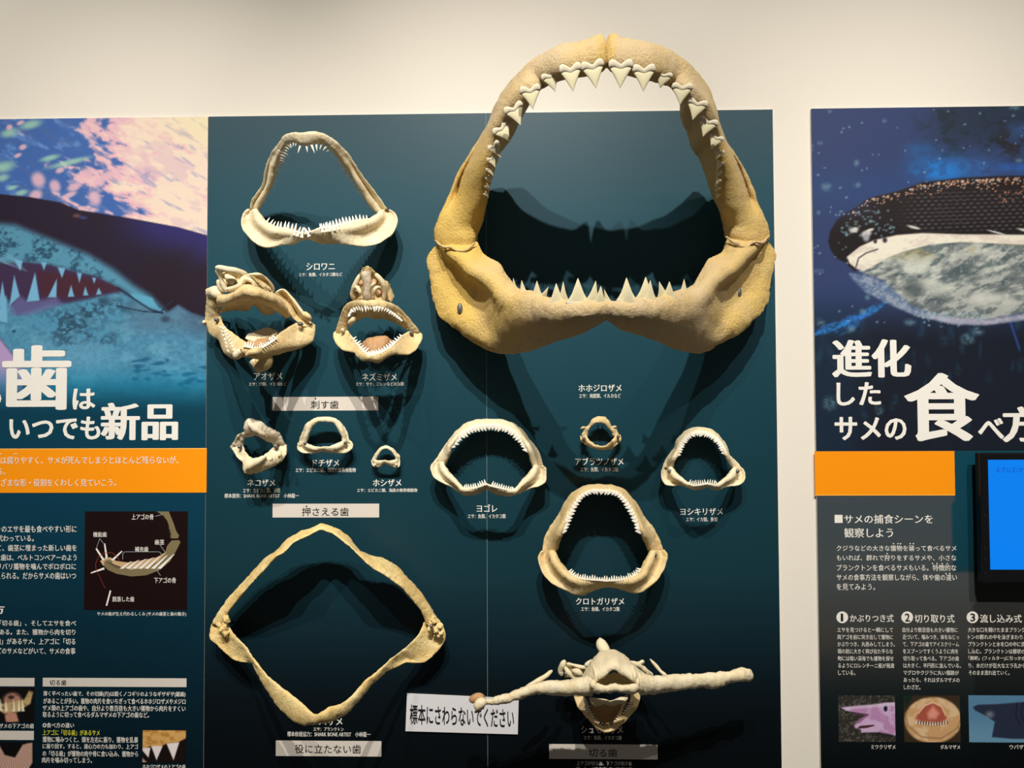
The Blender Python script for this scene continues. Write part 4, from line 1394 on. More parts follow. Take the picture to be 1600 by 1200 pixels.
lj_r = shell('lower_jaw', LR, TL_, M_gw, gw, nu=170, nv=64, q=0.55, rough=0.003, rs=18, tint=gw_tint, seed=4)


def gw_depth(x, y, rows, k):
    best, d = 1e9, 0.3
    for r in catmull(np.array(rows), 80):
        q = r[k]
        e = (q[0] - x) ** 2 + (q[1] - y) ** 2
        if e < best:
            best, d = e, q[2]
    return d


for (bx, by, tx, ty, wd) in ((925.5, 101, 932, 138, 33), (891, 106, 896, 143, 32), (859, 117, 868, 143, 26), (828, 139, 833.5, 171, 30), (802, 168, 814, 196, 29), (782, 199, 797, 221, 27), (771, 227, 783, 246, 19), (767, 247, 774.5, 262, 13), (764, 263, 771, 275, 10), (762, 277, 769, 287, 8), (760, 290, 767, 298, 7), (758, 302, 764, 309, 6)):
    tooth('broad', bx - (tx - bx) * .12, by - (ty - by) * .10, tx, ty, wd * 1.1, gw_depth(bx, by, UL, 3) + 0.024, uj_l, dt=-0.01, thick=0.42)
for (bx, by, tx, ty, wd) in ((970, 100, 969.7, 138, 35), (1006, 107, 1006, 143, 33), (1037, 116, 1032, 138, 26), (1066, 135, 1063, 164, 30), (1090, 160, 1083, 188, 30), (1107, 189, 1099, 214, 28), (1120, 214, 1111, 234, 21), (1124, 236, 1118.5, 250, 15), (1125, 254, 1120, 266, 11), (1124, 268, 1119, 278, 9), (1123, 281, 1118, 290, 8), (1122, 293, 1117, 300, 7), (1122, 304, 1118, 311, 6)):
    tooth('broad', bx - (tx - bx) * .12, by - (ty - by) * .10, tx, ty, wd * 1.1, gw_depth(bx, by, UR, 3) + 0.024, uj_r, dt=-0.01, thick=0.42)
for (bx, by, tx, ty, wd, bk) in ((903, 471, 903, 435, 30, 0), (937, 474, 939, 447, 20, 0), (926, 468, 931, 439, 18, .03), (870, 473, 869, 443, 24, 0), (880, 467, 880, 440, 14, .03), (839, 463, 839, 439, 18, 0), (849, 461, 857, 448, 10, .025), (818, 459, 815, 438, 14, 0), (804, 449, 802, 434, 8, 0), (794, 440, 793, 430, 6, 0), (786, 429, 785, 421, 5, 0)):
    tooth('lower', bx, by + 3, tx, ty, wd * 1.22, gw_depth(bx, by, LL, 0) + 0.012 - bk, lj_l, dt=0.014, thick=0.4)
for (bx, by, tx, ty, wd, bk) in ((981, 473, 980.5, 444, 24, 0), (979, 467, 979, 434, 26, .025), (1015, 469, 1016, 438, 20, 0), (1008, 465, 1009, 433, 26, .025), (1036, 461, 1030, 440, 16, .02), (1045, 463, 1046, 440, 20, 0), (1068, 459, 1069, 436, 14, 0), (1088, 451, 1090, 433, 9, 0), (1098, 441, 1100, 430, 6, 0), (951, 474, 944, 452, 12, 0.01)):
    tooth('lower', bx, by + 3, tx, ty, wd * 1.22, gw_depth(bx, by, LR, 0) + 0.012 - bk, lj_r, dt=0.014, thick=0.4)
tube('joint_crust', [(680, 376, .08), (692, 386, .122), (703, 387, .134), (715, 392, .138), (730, 390, .142), (744, 378, .125)], [1.5, 2.2, 1.8, 2.4, 2, 1.2], M_gw, gw, n=70, m=12, rough=.0018, rs=110, flat=1.6)
tube('joint_crust', [(1201, 369, .08), (1190, 379, .122), (1178, 379, .134), (1164, 387, .138), (1150, 381, .142), (1134, 370, .125)], [1.5, 2.2, 1.8, 2.4, 2, 1.2], M_gw, gw, n=70, m=12, rough=.0018, rs=110, flat=1.6)
bolt(gw, 721, 305, .105, 4.6, slot=True, post=False)
bolt(gw, 718.5, 482, .122, 7, slot=True)
bolt(gw, 1149, 293, .145, 4.6, slot=True, post=False)
bolt(gw, 1154, 457, .108, 7, slot=True)

# -------------------------------------------------- generic jaws
HOLD = [(0, .5), (1, .5)]


def lerp_d(h, m, e=None):
    """depth profile along an arch: hinge, front, hinge"""
    e = h if e is None else e
    return [(0, h), (.1, h + (m - h) * .18), (.25, h + (m - h) * .5), (.4, h + (m - h) * .88), (.5, m), (.6, e + (m - e) * .88), (.75, e + (m - e) * .5), (.9, e + (m - e) * .18), (1, e)]


def jaw(label, loc, up_o, up_i, lo_o, lo_i, ud, ld, T, m, n=30, ub=.008, lb=.004, wing=-0.006, rough=.0015, rs=48, q=.75, ui=.01, li=.012, nu=130, nv=36, seed=0, name='shark_jaw', group=None, rg=.010, uin=None):
    t = thing(name, P(loc[0], loc[1], 0), label, 'jaw', group)
    h, mfr = ud
    ru = band_rows(up_o, up_i, lerp_d(h, mfr - ui), lerp_d(h, mfr + ui * .3) if uin is None else [(0, h), (.12, uin[0]), (.3, (uin[0] + uin[1]) / 2), (.5, uin[1]), (.7, (uin[0] + uin[1]) / 2), (.88, uin[0]), (1, h)], [(0, .0), (.2, ub * .5), (.5, ub), (.8, ub * .5), (1, 0)], n, ridge=((0, rg * .7), (.16, rg * .9), (.3, rg * .15), (.5, 0), (.7, rg * .15), (.84, rg * .9), (1, rg * .7)))
    u = shell('upper_jaw', ru, T, m, t, nu=nu, nv=nv, q=q, rough=rough, rs=rs, seed=seed)
    h, mfr = ld
    rl = band_rows(lo_o, lo_i, lerp_d(h - .003, mfr - li * 2.4), lerp_d(h + .004, mfr), [(0, wing), (.12, wing * .8), (.3, lb), (.5, lb), (.7, lb), (.88, wing * .8), (1, wing)], n, ridge=((0, rg * .7), (.1, rg * 1.3), (.22, rg * 1.1), (.34, rg * .2), (.5, 0), (.66, rg * .2), (.78, rg * 1.1), (.9, rg * 1.3), (1, rg * .7)))
    l = shell('lower_jaw', rl, T, m, t, nu=nu, nv=nv, q=q, rough=rough, rs=rs, seed=seed + 5)
    return t, u, l, ru, rl


# sand tiger (top)
t, u, l, ru, rl = jaw('slender pale arched jaw with needle teeth, topmost on the left teal board', (500, 300),
    [(391, 327), (393, 313), (402, 302), (411, 288), (413, 272), (417, 256.5), (423, 239), (435, 223), (447, 209), (458, 206), (470, 207), (486, 205), (500, 206), (514, 212), (528, 223), (545.5, 240), (554, 256.5), (568, 277.5), (587.5, 302), (605, 327)],
    [(404.6, 327), (411, 316), (421, 298.5), (426.5, 284.5), (430, 263.5), (437, 248), (444, 232), (454.5, 221.5), (465, 223), (474, 227.5), (486, 227), (500, 222), (514, 228.5), (524.5, 241), (537, 256.5), (549, 274), (561, 295), (573.5, 318), (586, 331)],
    [(388, 327), (379, 335), (376.6, 346), (379, 358), (391.5, 374), (405.5, 384), (421, 388), (439, 383), (460, 382.5), (472, 374), (486, 374), (505, 381.6), (526, 381), (552.5, 384), (573.5, 386), (596, 379), (614, 365), (622.5, 347.5), (619, 333.5), (609, 328)],
    [(402, 328), (408, 335), (414, 344), (430, 354), (447.5, 357), (465, 360), (474, 364), (482.5, 361), (500, 355), (517.5, 353), (535, 349), (561, 343), (575, 342), (587.5, 336), (592, 330)],
    (.045, .20), (.05, .19), .005, M_pale, wing=-.008, ub=.004, ui=-.012, seed=11, rg=.014)
teeth_row(ru, -1, 20, .12, .42, 9, 7, u, 'spike', lean=.1, peak=.5, back=-.002, inset=5)
teeth_row(ru, -1, 7, .42, .62, 13, 8, u, 'spike', lean=.1, inset=7)
teeth_row(ru, -1, 15, .62, .88, 8, 7, u, 'spike', lean=.1, peak=.5, inset=5)
teeth_row(rl, -1, 13, .1, .46, 9, 7, l, 'spike', peak=.4, inset=2)
teeth_row(rl, -1, 15, .52, .9, 8, 7, l, 'spike', peak=.4, inset=2)
teeth_row(rl, -1, 6, .26, .44, 7, 6, l, 'spike', inset=7, back=-.006)
teeth_row(rl, -1, 6, .53, .70, 7, 6, l, 'spike', inset=7, back=-.006)
bolt(t, 403, 336, .062, 4.2)
bolt(t, 588, 337.5, .062, 4.0)

# oceanic whitetip
t, u, l, ru, rl = jaw('wide white oval jaw with saw teeth, straddling the board seam', (765, 715),
    [(678, 722), (683, 716.5), (691, 701), (702, 686), (713.7, 672.4), (729, 661), (744, 656), (759.7, 655), (775, 655), (790, 657), (804, 662), (817, 672.4), (828.6, 687.7), (840, 701), (845, 712.6), (848, 727)],
    [(697, 726), (701, 714.6), (705, 705), (704, 699), (711.7, 687.7), (723, 678), (736.7, 669.5), (750, 666), (761.6, 665), (775, 665), (790, 669), (802, 675), (813, 685), (822, 697), (826, 709), (828.6, 722), (833, 731)],
    [(679, 721), (673.4, 726), (674.4, 743), (688.7, 753), (706, 760.6), (717.5, 770), (727, 775), (742.4, 773), (759.7, 763.4), (775, 772), (796, 776), (813, 770), (832.5, 761.5), (848, 758.6), (853.6, 751), (853.6, 733), (847, 727)],
    [(693, 724), (704, 739.5), (717.5, 755), (725, 764.4), (744, 761.5), (759.7, 755.8), (775, 760.6), (802, 767), (813, 753), (825, 739.5), (835, 728)],
    (.045, .045), (.055, .135), .0045, M_pale, wing=-.004, ui=.012, seed=21, rg=.011, uin=(.075, .064))
teeth_row(ru, -1, 27, .13, .87, 8.5, 9, u, 'small', lean=.25)
teeth_row(rl, -1, 10, .27, .48, 7, 6, l, 'spike')
teeth_row(rl, -1, 11, .52, .74, 7, 6, l, 'spike')
bolt(t, 695, 734, .07, 4)
bolt(t, 833, 738, .07, 4)

# blue shark
t, u, l, ru, rl = jaw('narrow white jaw hung alone near the right edge of the teal boards', (1098, 716),
    [(1034, 735), (1039, 720), (1048.7, 705), (1054.4, 699), (1057, 688), (1068, 676), (1081, 668.6), (1094.7, 667.6), (1110, 670.5), (1123.4, 680), (1135, 697), (1140.7, 712.7), (1154, 724), (1160, 734)],
    [(1052, 734), (1052.6, 722), (1058, 712.7), (1064, 697), (1069.8, 686), (1081, 678), (1096.6, 676), (1110, 680), (1121.5, 688), (1129, 699), (1134, 712.7), (1142, 730)],
    [(1037, 731), (1032.4, 737), (1035, 753), (1043, 759.6), (1064, 757.7), (1075.5, 761.6), (1085, 765.4), (1096.6, 763.5), (1105, 759.6), (1115.8, 765.4), (1127, 763.5), (1140.7, 759.6), (1156, 758.7), (1163.7, 749), (1164.6, 737.6), (1159, 731)],
    [(1050, 730), (1060, 741.4), (1071.7, 753), (1083, 757.7), (1094, 757), (1104, 755), (1119.6, 757.5), (1133, 745), (1146, 731)],
    (.04, .035), (.05, .13), .004, M_pale, wing=-.004, ui=.012, seed=31, rg=.010, uin=(.075, .055))
teeth_row(ru, -1, 26, .14, .86, 6.5, 6.5, u, 'small', lean=.3)
teeth_row(rl, -1, 13, .30, .70, 7, 4.5, l, 'spike')
bolt(t, 1046, 736, .066, 3.6)
bolt(t, 1152, 736, .066, 3.6)

# silky shark
t, u, l, ru, rl = jaw('tall cream rounded-triangle jaw with saw teeth above the hammer-shaped skull', (942, 845),
    [(847.5, 862), (849, 844.5), (856.7, 826), (869.5, 809.7), (882, 786), (895, 769), (911.7, 760), (930, 756.5), (938, 758), (952, 757), (972, 763.8), (985, 774.8), (998, 791), (1007, 809.7), (1020, 822.5), (1031, 842.7), (1037, 861)],
    [(868, 864), (872, 853.7), (879, 835), (884, 819), (891.5, 802), (900.7, 784), (911.7, 772), (926, 767), (939, 767), (954, 768), (966.7, 772), (977.7, 784), (987, 798.7), (994, 815), (999.7, 831.7), (1007, 848), (1014, 862)],
    [(847, 861), (841, 867), (842, 879), (847.5, 896), (860, 910.5), (880.5, 921.5), (897, 929), (910, 930), (926, 923), (944.7, 917), (952, 916), (966.7, 919.7), (985, 926), (998, 929), (1010.7, 919.7), (1027, 907), (1038, 888.5), (1042.8, 867), (1038, 859)],
    [(866, 861), (876.8, 879), (889.7, 894), (899, 901), (911.7, 904), (930, 905.5), (948, 906.8), (966.7, 906), (985, 902), (998, 896), (1003, 883), (1015, 862)],
    (.05, .045), (.065, .17), .005, M_cream, wing=-.004, ui=.018, li=.016, seed=41, rg=.013, uin=(.11, .105))
teeth_row(ru, -1, 34, .12, .88, 6.5, 8, u, 'small', lean=.4)
teeth_row(rl, -1, 32, .2, .84, 6, 6, l, 'spike', jit=.3)
bolt(t, 861, 872.5, .078, 4.2)
bolt(t, 1023, 867, .078, 4.0)

# leopard-type small jaw
t, u, l, ru, rl = jaw('small smooth oval jaw without visible teeth, between two pale heading strips', (508, 681),
    [(465, 697), (469.6, 680), (478, 663), (493, 653.6), (510, 653), (525, 653.6), (537.6, 665), (543, 678), (547, 692)],
    [(479, 694), (482, 678), (488.7, 665), (497, 658), (510, 658), (520.6, 659), (529, 669.5), (534.4, 682), (537, 692)],
    [(466, 692), (464, 701), (471.7, 707.7), (488.7, 709), (503.6, 703.5), (518.5, 707.7), (537.6, 709), (550, 702.4), (552.5, 695), (545, 688)],
    [(478, 690), (484.5, 695), (493, 698), (503, 698), (512, 697.5), (520.6, 696), (531, 691), (538, 688)],
    (.035, .05), (.035, .07), .0045, M_pale, wing=-.004, n=22, nu=90, seed=51, li=.008, rg=.006)
bolt(t, 477, 692.5, .047, 3.2)
bolt(t, 540, 691.5, .047, 3.2)

# smallest jaw
t, u, l, ru, rl = jaw('smallest white jaw on the wall, low beside the empty middle of the board', (603, 713),
    [(581, 719), (586.5, 707.7), (595, 699), (603.5, 696), (614, 701), (624.7, 712), (624.5, 721)],
    [(586.5, 719.4), (592.9, 707.7), (598, 702.4), (604.6, 701), (612, 705.6), (618, 714), (618.4, 719.8)],
    [(580, 719), (582, 729), (593, 730.5), (601, 723.5), (616, 731), (624.7, 730), (625, 719.5)],
    [(585.4, 718), (592, 720), (600.5, 718.5), (609, 720), (619, 718)],
    (.025, .036), (.028, .045), .0032, M_pale, wing=-.002, ub=.003, lb=.002, n=18, nu=60, nv=16, seed=61, li=.004, rough=.0005, rg=.003)
bolt(t, 586.5, 726, .034, 2.2, M_pale)
bolt(t, 619.5, 726, .034, 2.2, M_pale)

# spiny dogfish
t, u, l, ru, rl = jaw('little round cream jaw ring with knobbly hinges, below the giant ochre jaw', (938, 678),
    [(909, 680), (914, 668), (920, 664.8), (926, 655), (935.6, 651), (945, 651), (951, 657), (955, 665.7), (962, 669), (967, 679)],
    [(918, 680), (919, 672.4), (922, 666.7), (929.8, 661.5), (937.5, 660.5), (945, 662.5), (951, 668.6), (955.5, 674), (957.6, 681)],
    [(907, 681), (907, 688), (914, 694), (922, 699), (937.5, 702), (956.7, 701), (966, 693.5), (971.5, 686), (969, 679)],
    [(917, 680), (920, 687.8), (928, 694), (937, 697), (946, 696), (953, 691), (958.6, 685), (961, 679)],
    (.03, .045), (.03, .05), .0036, M_cream, wing=-.003, ub=.006, n=20, nu=70, nv=16, seed=71, li=.006, rough=.0012, rs=90, rg=.004)
tube('hinge_knob', [(914, 667, .035), (909, 669, .034), (908, 671, .03)], [2.4, 2, 1], M_cream, t, n=10, rough=.001)
tube('hinge_knob', [(956, 668, .035), (961, 667, .034), (963, 668, .03)], [2.4, 2, 1], M_cream, t, n=10, rough=.001)
bolt(t, 912, 683, .04, 3.4, M_pale)
bolt(t, 966, 682, .04, 3.0, M_bolt)
for dx_ in (-4, 4):
    tube('mounting_wire', [(938 + dx_, 664, .02), (938 + dx_ * .6, 680, .006), (938 + dx_ * .4, 692, .006)], [.8, .8, .8], M_mount, t, n=12, m=6, rough=0)

# horn shark
t = thing('shark_jaw', P(403, 698, 0), 'crumpled tilted cream jaw ring, leftmost of the small jaws', 'jaw')
ru = band_rows([(359, 699), (372, 680), (382.5, 675), (380, 660), (391, 653.6), (410, 661), (425, 670.6), (437.7, 676), (442, 688), (448, 697)],
               [(380, 699), (380, 684), (386.7, 682), (395, 680), (399.5, 679), (408, 684), (418.6, 689.7), (424, 692), (428, 698)],
               [(0, .03), (.35, .075), (.55, .08), (.8, .05), (1, .03)], [(0, .035), (.35, .06), (.55, .07), (.8, .05), (1, .035)], [(0, -.004), (.2, -.01), (.45, .016), (.7, .010), (1, -.006)], 24)
shell('upper_jaw', ru, .005, M_dirty, t, nu=100, nv=24, q=.8, rough=.0022, rs=60, seed=81)
rl = band_rows([(359, 697), (370, 714), (380, 724), (379, 737), (386.7, 741.7), (403.7, 737.5), (425, 730), (442, 720.5), (448, 708), (448, 695)],
               [(380, 697), (382.5, 705.6), (389, 713), (397, 716), (408, 714), (418.6, 707.7), (428, 697)],
               [(0, .03), (.35, .07), (.55, .075), (.8, .05), (1, .03)], [(0, .035), (.35, .07), (.55, .085), (.8, .06), (1, .035)], [(0, -.004), (.2, -.01), (.45, .012), (.7, .012), (1, -.006)], 24)
shell('lower_jaw', rl, .005, M_pale, t, nu=100, nv=24, q=.8, rough=.0022, rs=60, seed=83)
tube('tooth_plate', [(384, 734, .085), (392, 728, .095), (404, 720, .10), (416, 713, .09)], [4, 5, 4.6, 3], M_pale, t, rough=.0015, rs=70)
tube('tooth_plate', [(388, 660, .088), (396, 668, .09), (406, 676, .09), (416, 682, .08)], [3.5, 5, 4.6, 3], M_dirty, t, rough=.0015, rs=70)
for pt in ((411, 726, 414, 718), (421, 722, 424, 712), (436, 716, 439, 704)):
    tube('ridge', [(pt[0], pt[1], .07), ((pt[0] + pt[2]) / 2, (pt[1] + pt[3]) / 2, .078), (pt[2], pt[3], .062)], [1.6, 2.2, 1.4], M_pale, t, n=12, rough=.001)
bolt(t, 374.5, 698, .05, 3.4)
bolt(t, 431, 697.5, .055, 3.8)

# basking shark
t = thing('shark_jaw', P(512, 980, 0), 'large thin yellow diamond-shaped jaw with no visible teeth', 'jaw')
BUO = [(332, 975), (337, 962), (345, 952), (361, 929.7), (383, 907.6), (396, 891.8), (418, 869.6), (434, 860), (446.6, 844), (468.7, 831.6), (487.7, 825), (500, 819), (512, 821), (526.7, 826.7), (546.7, 840), (560, 860), (580, 869), (603, 873), (626.7, 890), (646.7, 913), (660, 928), (676.7, 956.7), (689, 973)]
BUI = [(352, 976), (354, 964), (359.6, 952), (380, 926.6), (396, 907.6), (411.8, 891.8), (430.8, 869.6), (443.4, 863), (459, 847.5), (481.4, 836.4), (500, 828), (520, 833), (540, 848), (556.7, 863), (580, 886.7), (603, 900), (626.7, 916.7), (643, 936.7), (656.7, 953), (662, 964), (664, 976)]
BLO = [(330, 974), (326, 996), (345, 1015), (367.5, 1032.6), (392.8, 1035.8), (411.8, 1072), (430.8, 1100.6), (453, 1122.8), (475, 1134), (497, 1130.7), (520, 1126.7), (543, 1113), (563, 1093), (583, 1066.7), (606.7, 1048), (636.7, 1035), (663, 1036.7), (683, 1020), (698, 996.7), (693, 980)]
BLI = [(353, 970), (364, 990), (383, 1009), (399, 1034), (421, 1059.5), (446.6, 1078.5), (472, 1097.5), (491, 1116), (498, 1117), (513, 1105), (530, 1101.7), (550, 1086.7), (570, 1063), (590, 1050), (610, 1030), (633, 1013), (653, 993), (663, 972)]
ru = band_rows(BUO, BUI, [(0, .05), (.2, .055), (.4, .085), (.5, .10), (.6, .085), (.8, .055), (1, .05)], [(0, .06), (.14, .12), (.32, .165), (.44, .145), (.5, .125), (.56, .145), (.68, .165), (.86, .12), (1, .06)], [(0, .004), (.1, -.008), (.2, .004), (.3, .008), (.4, -.008), (.5, .002), (.6, -.010), (.7, .008), (.85, .006), (1, .004)], 40)
shell('upper_jaw', ru, .0042, M_bask, t, nu=190, nv=20, q=.7, rough=.0024, rs=34, seed=91)
rl = band_rows(BLO, BLI, [(0, .05), (.15, .07), (.26, .13), (.5, .24), (.74, .13), (.86, .07), (1, .05)], [(0, .06), (.15, .10), (.26, .16), (.5, .25), (.74, .16), (.86, .10), (1, .06)], [(0, -.01), (.15, -.014), (.28, .004), (.5, .008), (.72, .004), (.86, -.014), (1, -.01)], 44)
shell('lower_jaw', rl, .0042, M_bask, t, nu=190, nv=20, q=.7, rough=.0024, rs=34, seed=93)
for k in range(16):
    sx = 344 + random.random() * 12 if k % 2 else 672 + random.random() * 14
    sy = 960 + random.random() * 32
    tube('hinge_crust', [(sx, sy, .07), (sx + random.uniform(-5, 5), sy + random.uniform(3, 8), .078), (sx + random.uniform(-8, 8), sy + random.uniform(8, 14), .07)], [2.2, 3.6, 1.6], M_bask, t, n=16, m=12, rough=.004, rs=110, seed=k, flat=.6)
bolt(t, 345, 985, .085, 2.8, M_bask)
bolt(t, 674, 978, .085, 3.0)

# -------------------------------------------------- salmon shark head (upright)
t = thing('shark_skull', P(590, 500, 0), 'cream shark skull with an upright domed snout and open toothed jaws', 'skull')
ru = band_rows([(524, 520), (530, 498), (537, 479), (545.5, 472), (558, 468), (573.5, 470), (591, 469), (608.5, 472.6), (622.5, 479), (636.5, 494.5), (654, 514), (656, 519)],
               [(543, 518), (544, 506), (546, 494), (552, 484), (562, 481), (574, 481), (588, 481), (602, 484), (614, 491), (628, 503), (641, 517)],
               lerp_d(.05, .17), lerp_d(.06, .175), [(0, 0), (.2, -.006), (.5, .010), (.8, -.006), (1, 0)], 28)
u = shell('upper_jaw', ru, .0055, M_cream, t, nu=120, nv=22, q=.75, rough=.0012, rs=50, seed=101)
teeth_row(ru, -1, 22, .16, .86, 5.5, 5, u, 'small', inset=2, back=-.006, jit=.35)
# palate behind the upper teeth
pal = [[(546, 512, .07), (548, 498, .09), (552, 486, .12)], [(556, 503, .08), (560, 492, .10), (566, 480, .14)], [(571, 496, .09), (573, 489, .11), (576, 480, .15)], [(587, 499, .09), (588, 490, .11), (590, 480, .15)], [(600, 498, .09), (602, 490, .11), (606, 482, .14)], [(614, 503, .08), (618, 497, .10), (622, 489, .12)], [(634, 514, .07), (635, 508, .08), (636, 502, .09)]]
shell('palate', pal, .0035, M_cream, t, nu=60, nv=16, rough=.0018, rs=60, seed=103)
rl = band_rows([(521, 520), (520.5, 528), (524.5, 537), (535, 547), (554, 552), (558, 557.5), (570, 565), (577, 563), (591, 567), (605, 559), (612, 554), (638, 555), (650.5, 547), (660, 531), (660, 522)],
               [(542, 514), (552.5, 529.5), (562, 541), (569, 549), (577, 556), (587.5, 554), (600, 548), (612, 540), (628, 523.5), (642, 516)],
               lerp_d(.05, .20), lerp_d(.06, .21), [(0, -.01), (.15, -.014), (.35, .006), (.5, .008), (.65, .006), (.85, -.014), (1, -.01)], 30)
l = shell('lower_jaw', rl, .005, M_cream, t, nu=120, nv=22, q=.75, rough=.0012, rs=50, seed=105)
teeth_row(rl, -1, 22, .12, .88, 7, 7.5, l, 'spike', peak=.6, jit=.3)
dome = [[(566, 544, .12), (567, 538, .125), (569, 532, .13)], [(575, 553, .16), (576, 540, .155), (577, 528, .14)], [(586, 554, .17), (587, 538, .165), (588, 526, .14)], [(598, 550, .16), (599, 537, .155), (600, 524, .14)], [(612, 540, .12), (612, 536, .125), (611, 530, .13)]]
shell('mouth_floor', dome, .004, M_brown, t, nu=50, nv=18, rough=.002, rs=60, seed=107, label='brown dried mouth floor')
# snout: dome with nasal openings
crn = [[(552, 467, .10), (551, 462, .13), (550, 459, .10)], ]
cr = thing  # keep names short below
shell('snout_hood', [[(552, 470, .11), (562, 470, .12), (573, 470, .125), (588, 470, .12), (606, 470, .11)], [(550, 458, .12), (560, 456, .115), (573, 456, .135), (588, 455, .115), (607, 457, .11)], [(555, 442, .13), (563, 441, .12), (574, 440, .145), (586, 440, .12), (600, 442, .12)], [(561, 428, .14), (567, 426, .145), (574, 425, .155), (582, 426, .145), (588, 428, .14)], [(566, 419, .15), (570, 417, .158), (573, 416, .16), (577, 417, .158), (581, 420, .15)]], .004, M_cream, t, nu=60, nv=30, rough=.0024, rs=55, seed=111)
tube('snout', [(573, 474, .13), (573, 458, .15), (573.5, 440, .16), (573, 423, .165)], [7, 6, 6.5, 8.5], M_dirty, t, n=30, m=20, rough=.0022, flat=.8, seed=2)
tube('nasal_wall', [(553, 468, .12), (551, 458, .13), (557, 441, .145), (562, 428, .15)], [3.5, 4, 4, 3], M_pale, t, n=20, rough=.001)
tube('nasal_wall', [(600, 470, .12), (601, 455, .13), (596, 440, .145), (586, 427, .15)], [3.5, 4, 4, 3], M_pale, t, n=20, rough=.001)
tube('nasal_rim', [(553, 452, .15), (558, 449, .165), (562, 456, .17), (563, 463, .16)], [2.4, 3, 2.6, 2], M_pale, t, n=16, rough=.001)
tube('nasal_rim', [(584, 463, .16), (586, 452, .17), (592, 449, .165), (597, 455, .15)], [2.4, 3, 2.6, 2], M_pale, t, n=16, rough=.001)
tube('nasal_rim', [(579, 450, .172), (583, 444, .175), (588, 442, .165)], [1.6, 2.2, 1.6], M_pale, t, n=12, rough=.001)
for hx, hy, a_, b_ in ((558, 459, 4.4, 6), (591, 459, 5, 6), (564, 443, 3.6, 5), (584, 441, 4.4, 5)):
    tube('nostril_pit', [(hx, hy + b_, .165 if 560 < hx < 588 else .14), (hx, hy, .170 if 560 < hx < 588 else .145), (hx, hy - b_, .165 if 560 < hx < 588 else .14)], [a_ * .5, a_, a_ * .5], M_brown, t, n=12, rough=.0008, flat=.5)
orb = [[(590, 428, .12), (594, 436, .13), (596, 446, .13)], [(600, 436, .12), (601, 446, .12), (600, 458, .13)], [(609, 445, .10), (608, 455, .10), (605, 466, .12)], [(615, 460, .08), (614, 466, .09), (611, 472, .11)]]
shell('eye_socket_wall', orb, .003, M_cream, t, nu=40, nv=16, rough=.002, rs=60, seed=109)
arm = [[(620, 478, .06), (616, 482, .08), (612, 488, .10)], [(636, 494, .055), (630, 497, .07), (626, 503, .085)], [(648, 508, .05), (642, 511, .06), (637, 516, .07)]]
shell('jaw_strut', arm, .004, M_cream, t, nu=40, nv=14, rough=.001, seed=110)
tube('palate_knob', [(545, 506, .10), (552, 500, .11), (557, 494, .11)], [3, 4, 3], M_pale, t, n=14, rough=.001)
bolt(t, 535.5, 516, .072, 3.6, M_pale)
bolt(t, 643, 520, .072, 3.8)

# -------------------------------------------------- mako skull (turned)
t = thing('shark_skull', P(405, 500, 0), 'yellowish shark skull turned to one side, overlapping the edge of the blue photo panel', 'skull')
K = lambda pts: [(310 + a / 5.716, 400 + b / 5.716, d) for a, b, d in pts]
# left hinge plate and cheek
shell('cheek_plate', [K([(70, 330, .06), (110, 310, .08), (150, 300, .07)]), K([(75, 400, .06), (120, 400, .09), (190, 430, .08)]), K([(70, 480, .055), (120, 490, .075), (190, 500, .07)]), K([(62, 560, .05), (120, 570, .06), (200, 560, .07)]), K([(60, 610, .05), (130, 640, .06), (215, 620, .08)]), K([(120, 700, .05), (160, 700, .06), (210, 690, .09)]), K([(190, 755, .06), (205, 745, .07), (225, 730, .10)])], .004, M_cream, t, nu=70, nv=18, rough=.002, rs=50, seed=121)
tube('hinge_lobe', K([(85, 340, .085), (140, 320, .105), (185, 350, .11), (200, 390, .10)]), [6, 9, 9, 6], M_pale, t, n=20, m=14, rough=.002, seed=3)
tube('hinge_lobe', K([(140, 295, .09), (150, 282, .09)]), [3, 2], M_pale, t, n=8)
tube('hinge_lobe', K([(75, 320, .08), (95, 292, .08)]), [3.5, 2.4], M_cream, t, n=8)
tube('cheek_spur', K([(60, 600, .06), (50, 590, .06), (52, 610, .05)]), [3, 3, 2], M_pale, t, n=8)
# upper jaw ridge
ruj = [K([(190, 350, .11), (185, 400, .12), (175, 450, .09)]), K([(280, 340, .13), (270, 390, .16), (250, 440, .12)]), K([(360, 300, .15), (350, 350, .19), (330, 405, .15)]), K([(430, 262, .16), (425, 320, .21), (415, 400, .16)]), K([(500, 275, .16), (505, 335, .21), (500, 400, .16)]), K([(600, 318, .14), (600, 370, .19), (590, 425, .15)]), K([(690, 350, .12), (680, 405, .16), (665, 460, .13)]), K([(750, 410, .10), (735, 455, .13), (720, 500, .11)]), K([(810, 520, .08), (800, 535, .09), (780, 540, .08)])]
u = shell('upper_jaw', ruj, .0075, M_cream, t, nu=90, nv=24, q=.8, rough=.0018, rs=45, seed=123)
teeth_row(ruj, -1, 20, .1, .95, 4, 3.4, u, 'small', jit=.4)
shell('palate', [K([(190, 510, .07), (200, 480, .09), (220, 440, .12)]), K([(270, 490, .07), (280, 450, .10), (300, 410, .14)]), K([(370, 490, .07), (380, 450, .10), (390, 400, .15)]), K([(440, 490, .08), (450, 455, .11), (460, 405, .15)]), K([(490, 430, .09), (500, 420, .12), (510, 400, .15)]), K([(560, 500, .08), (570, 465, .10), (580, 420, .14)]), K([(610, 530, .07), (630, 490, .09), (640, 445, .12)]), K([(670, 515, .07), (680, 490, .08), (690, 465, .11)])], .0032, M_cream, t, nu=80, nv=16, rough=.002, rs=60, seed=125)
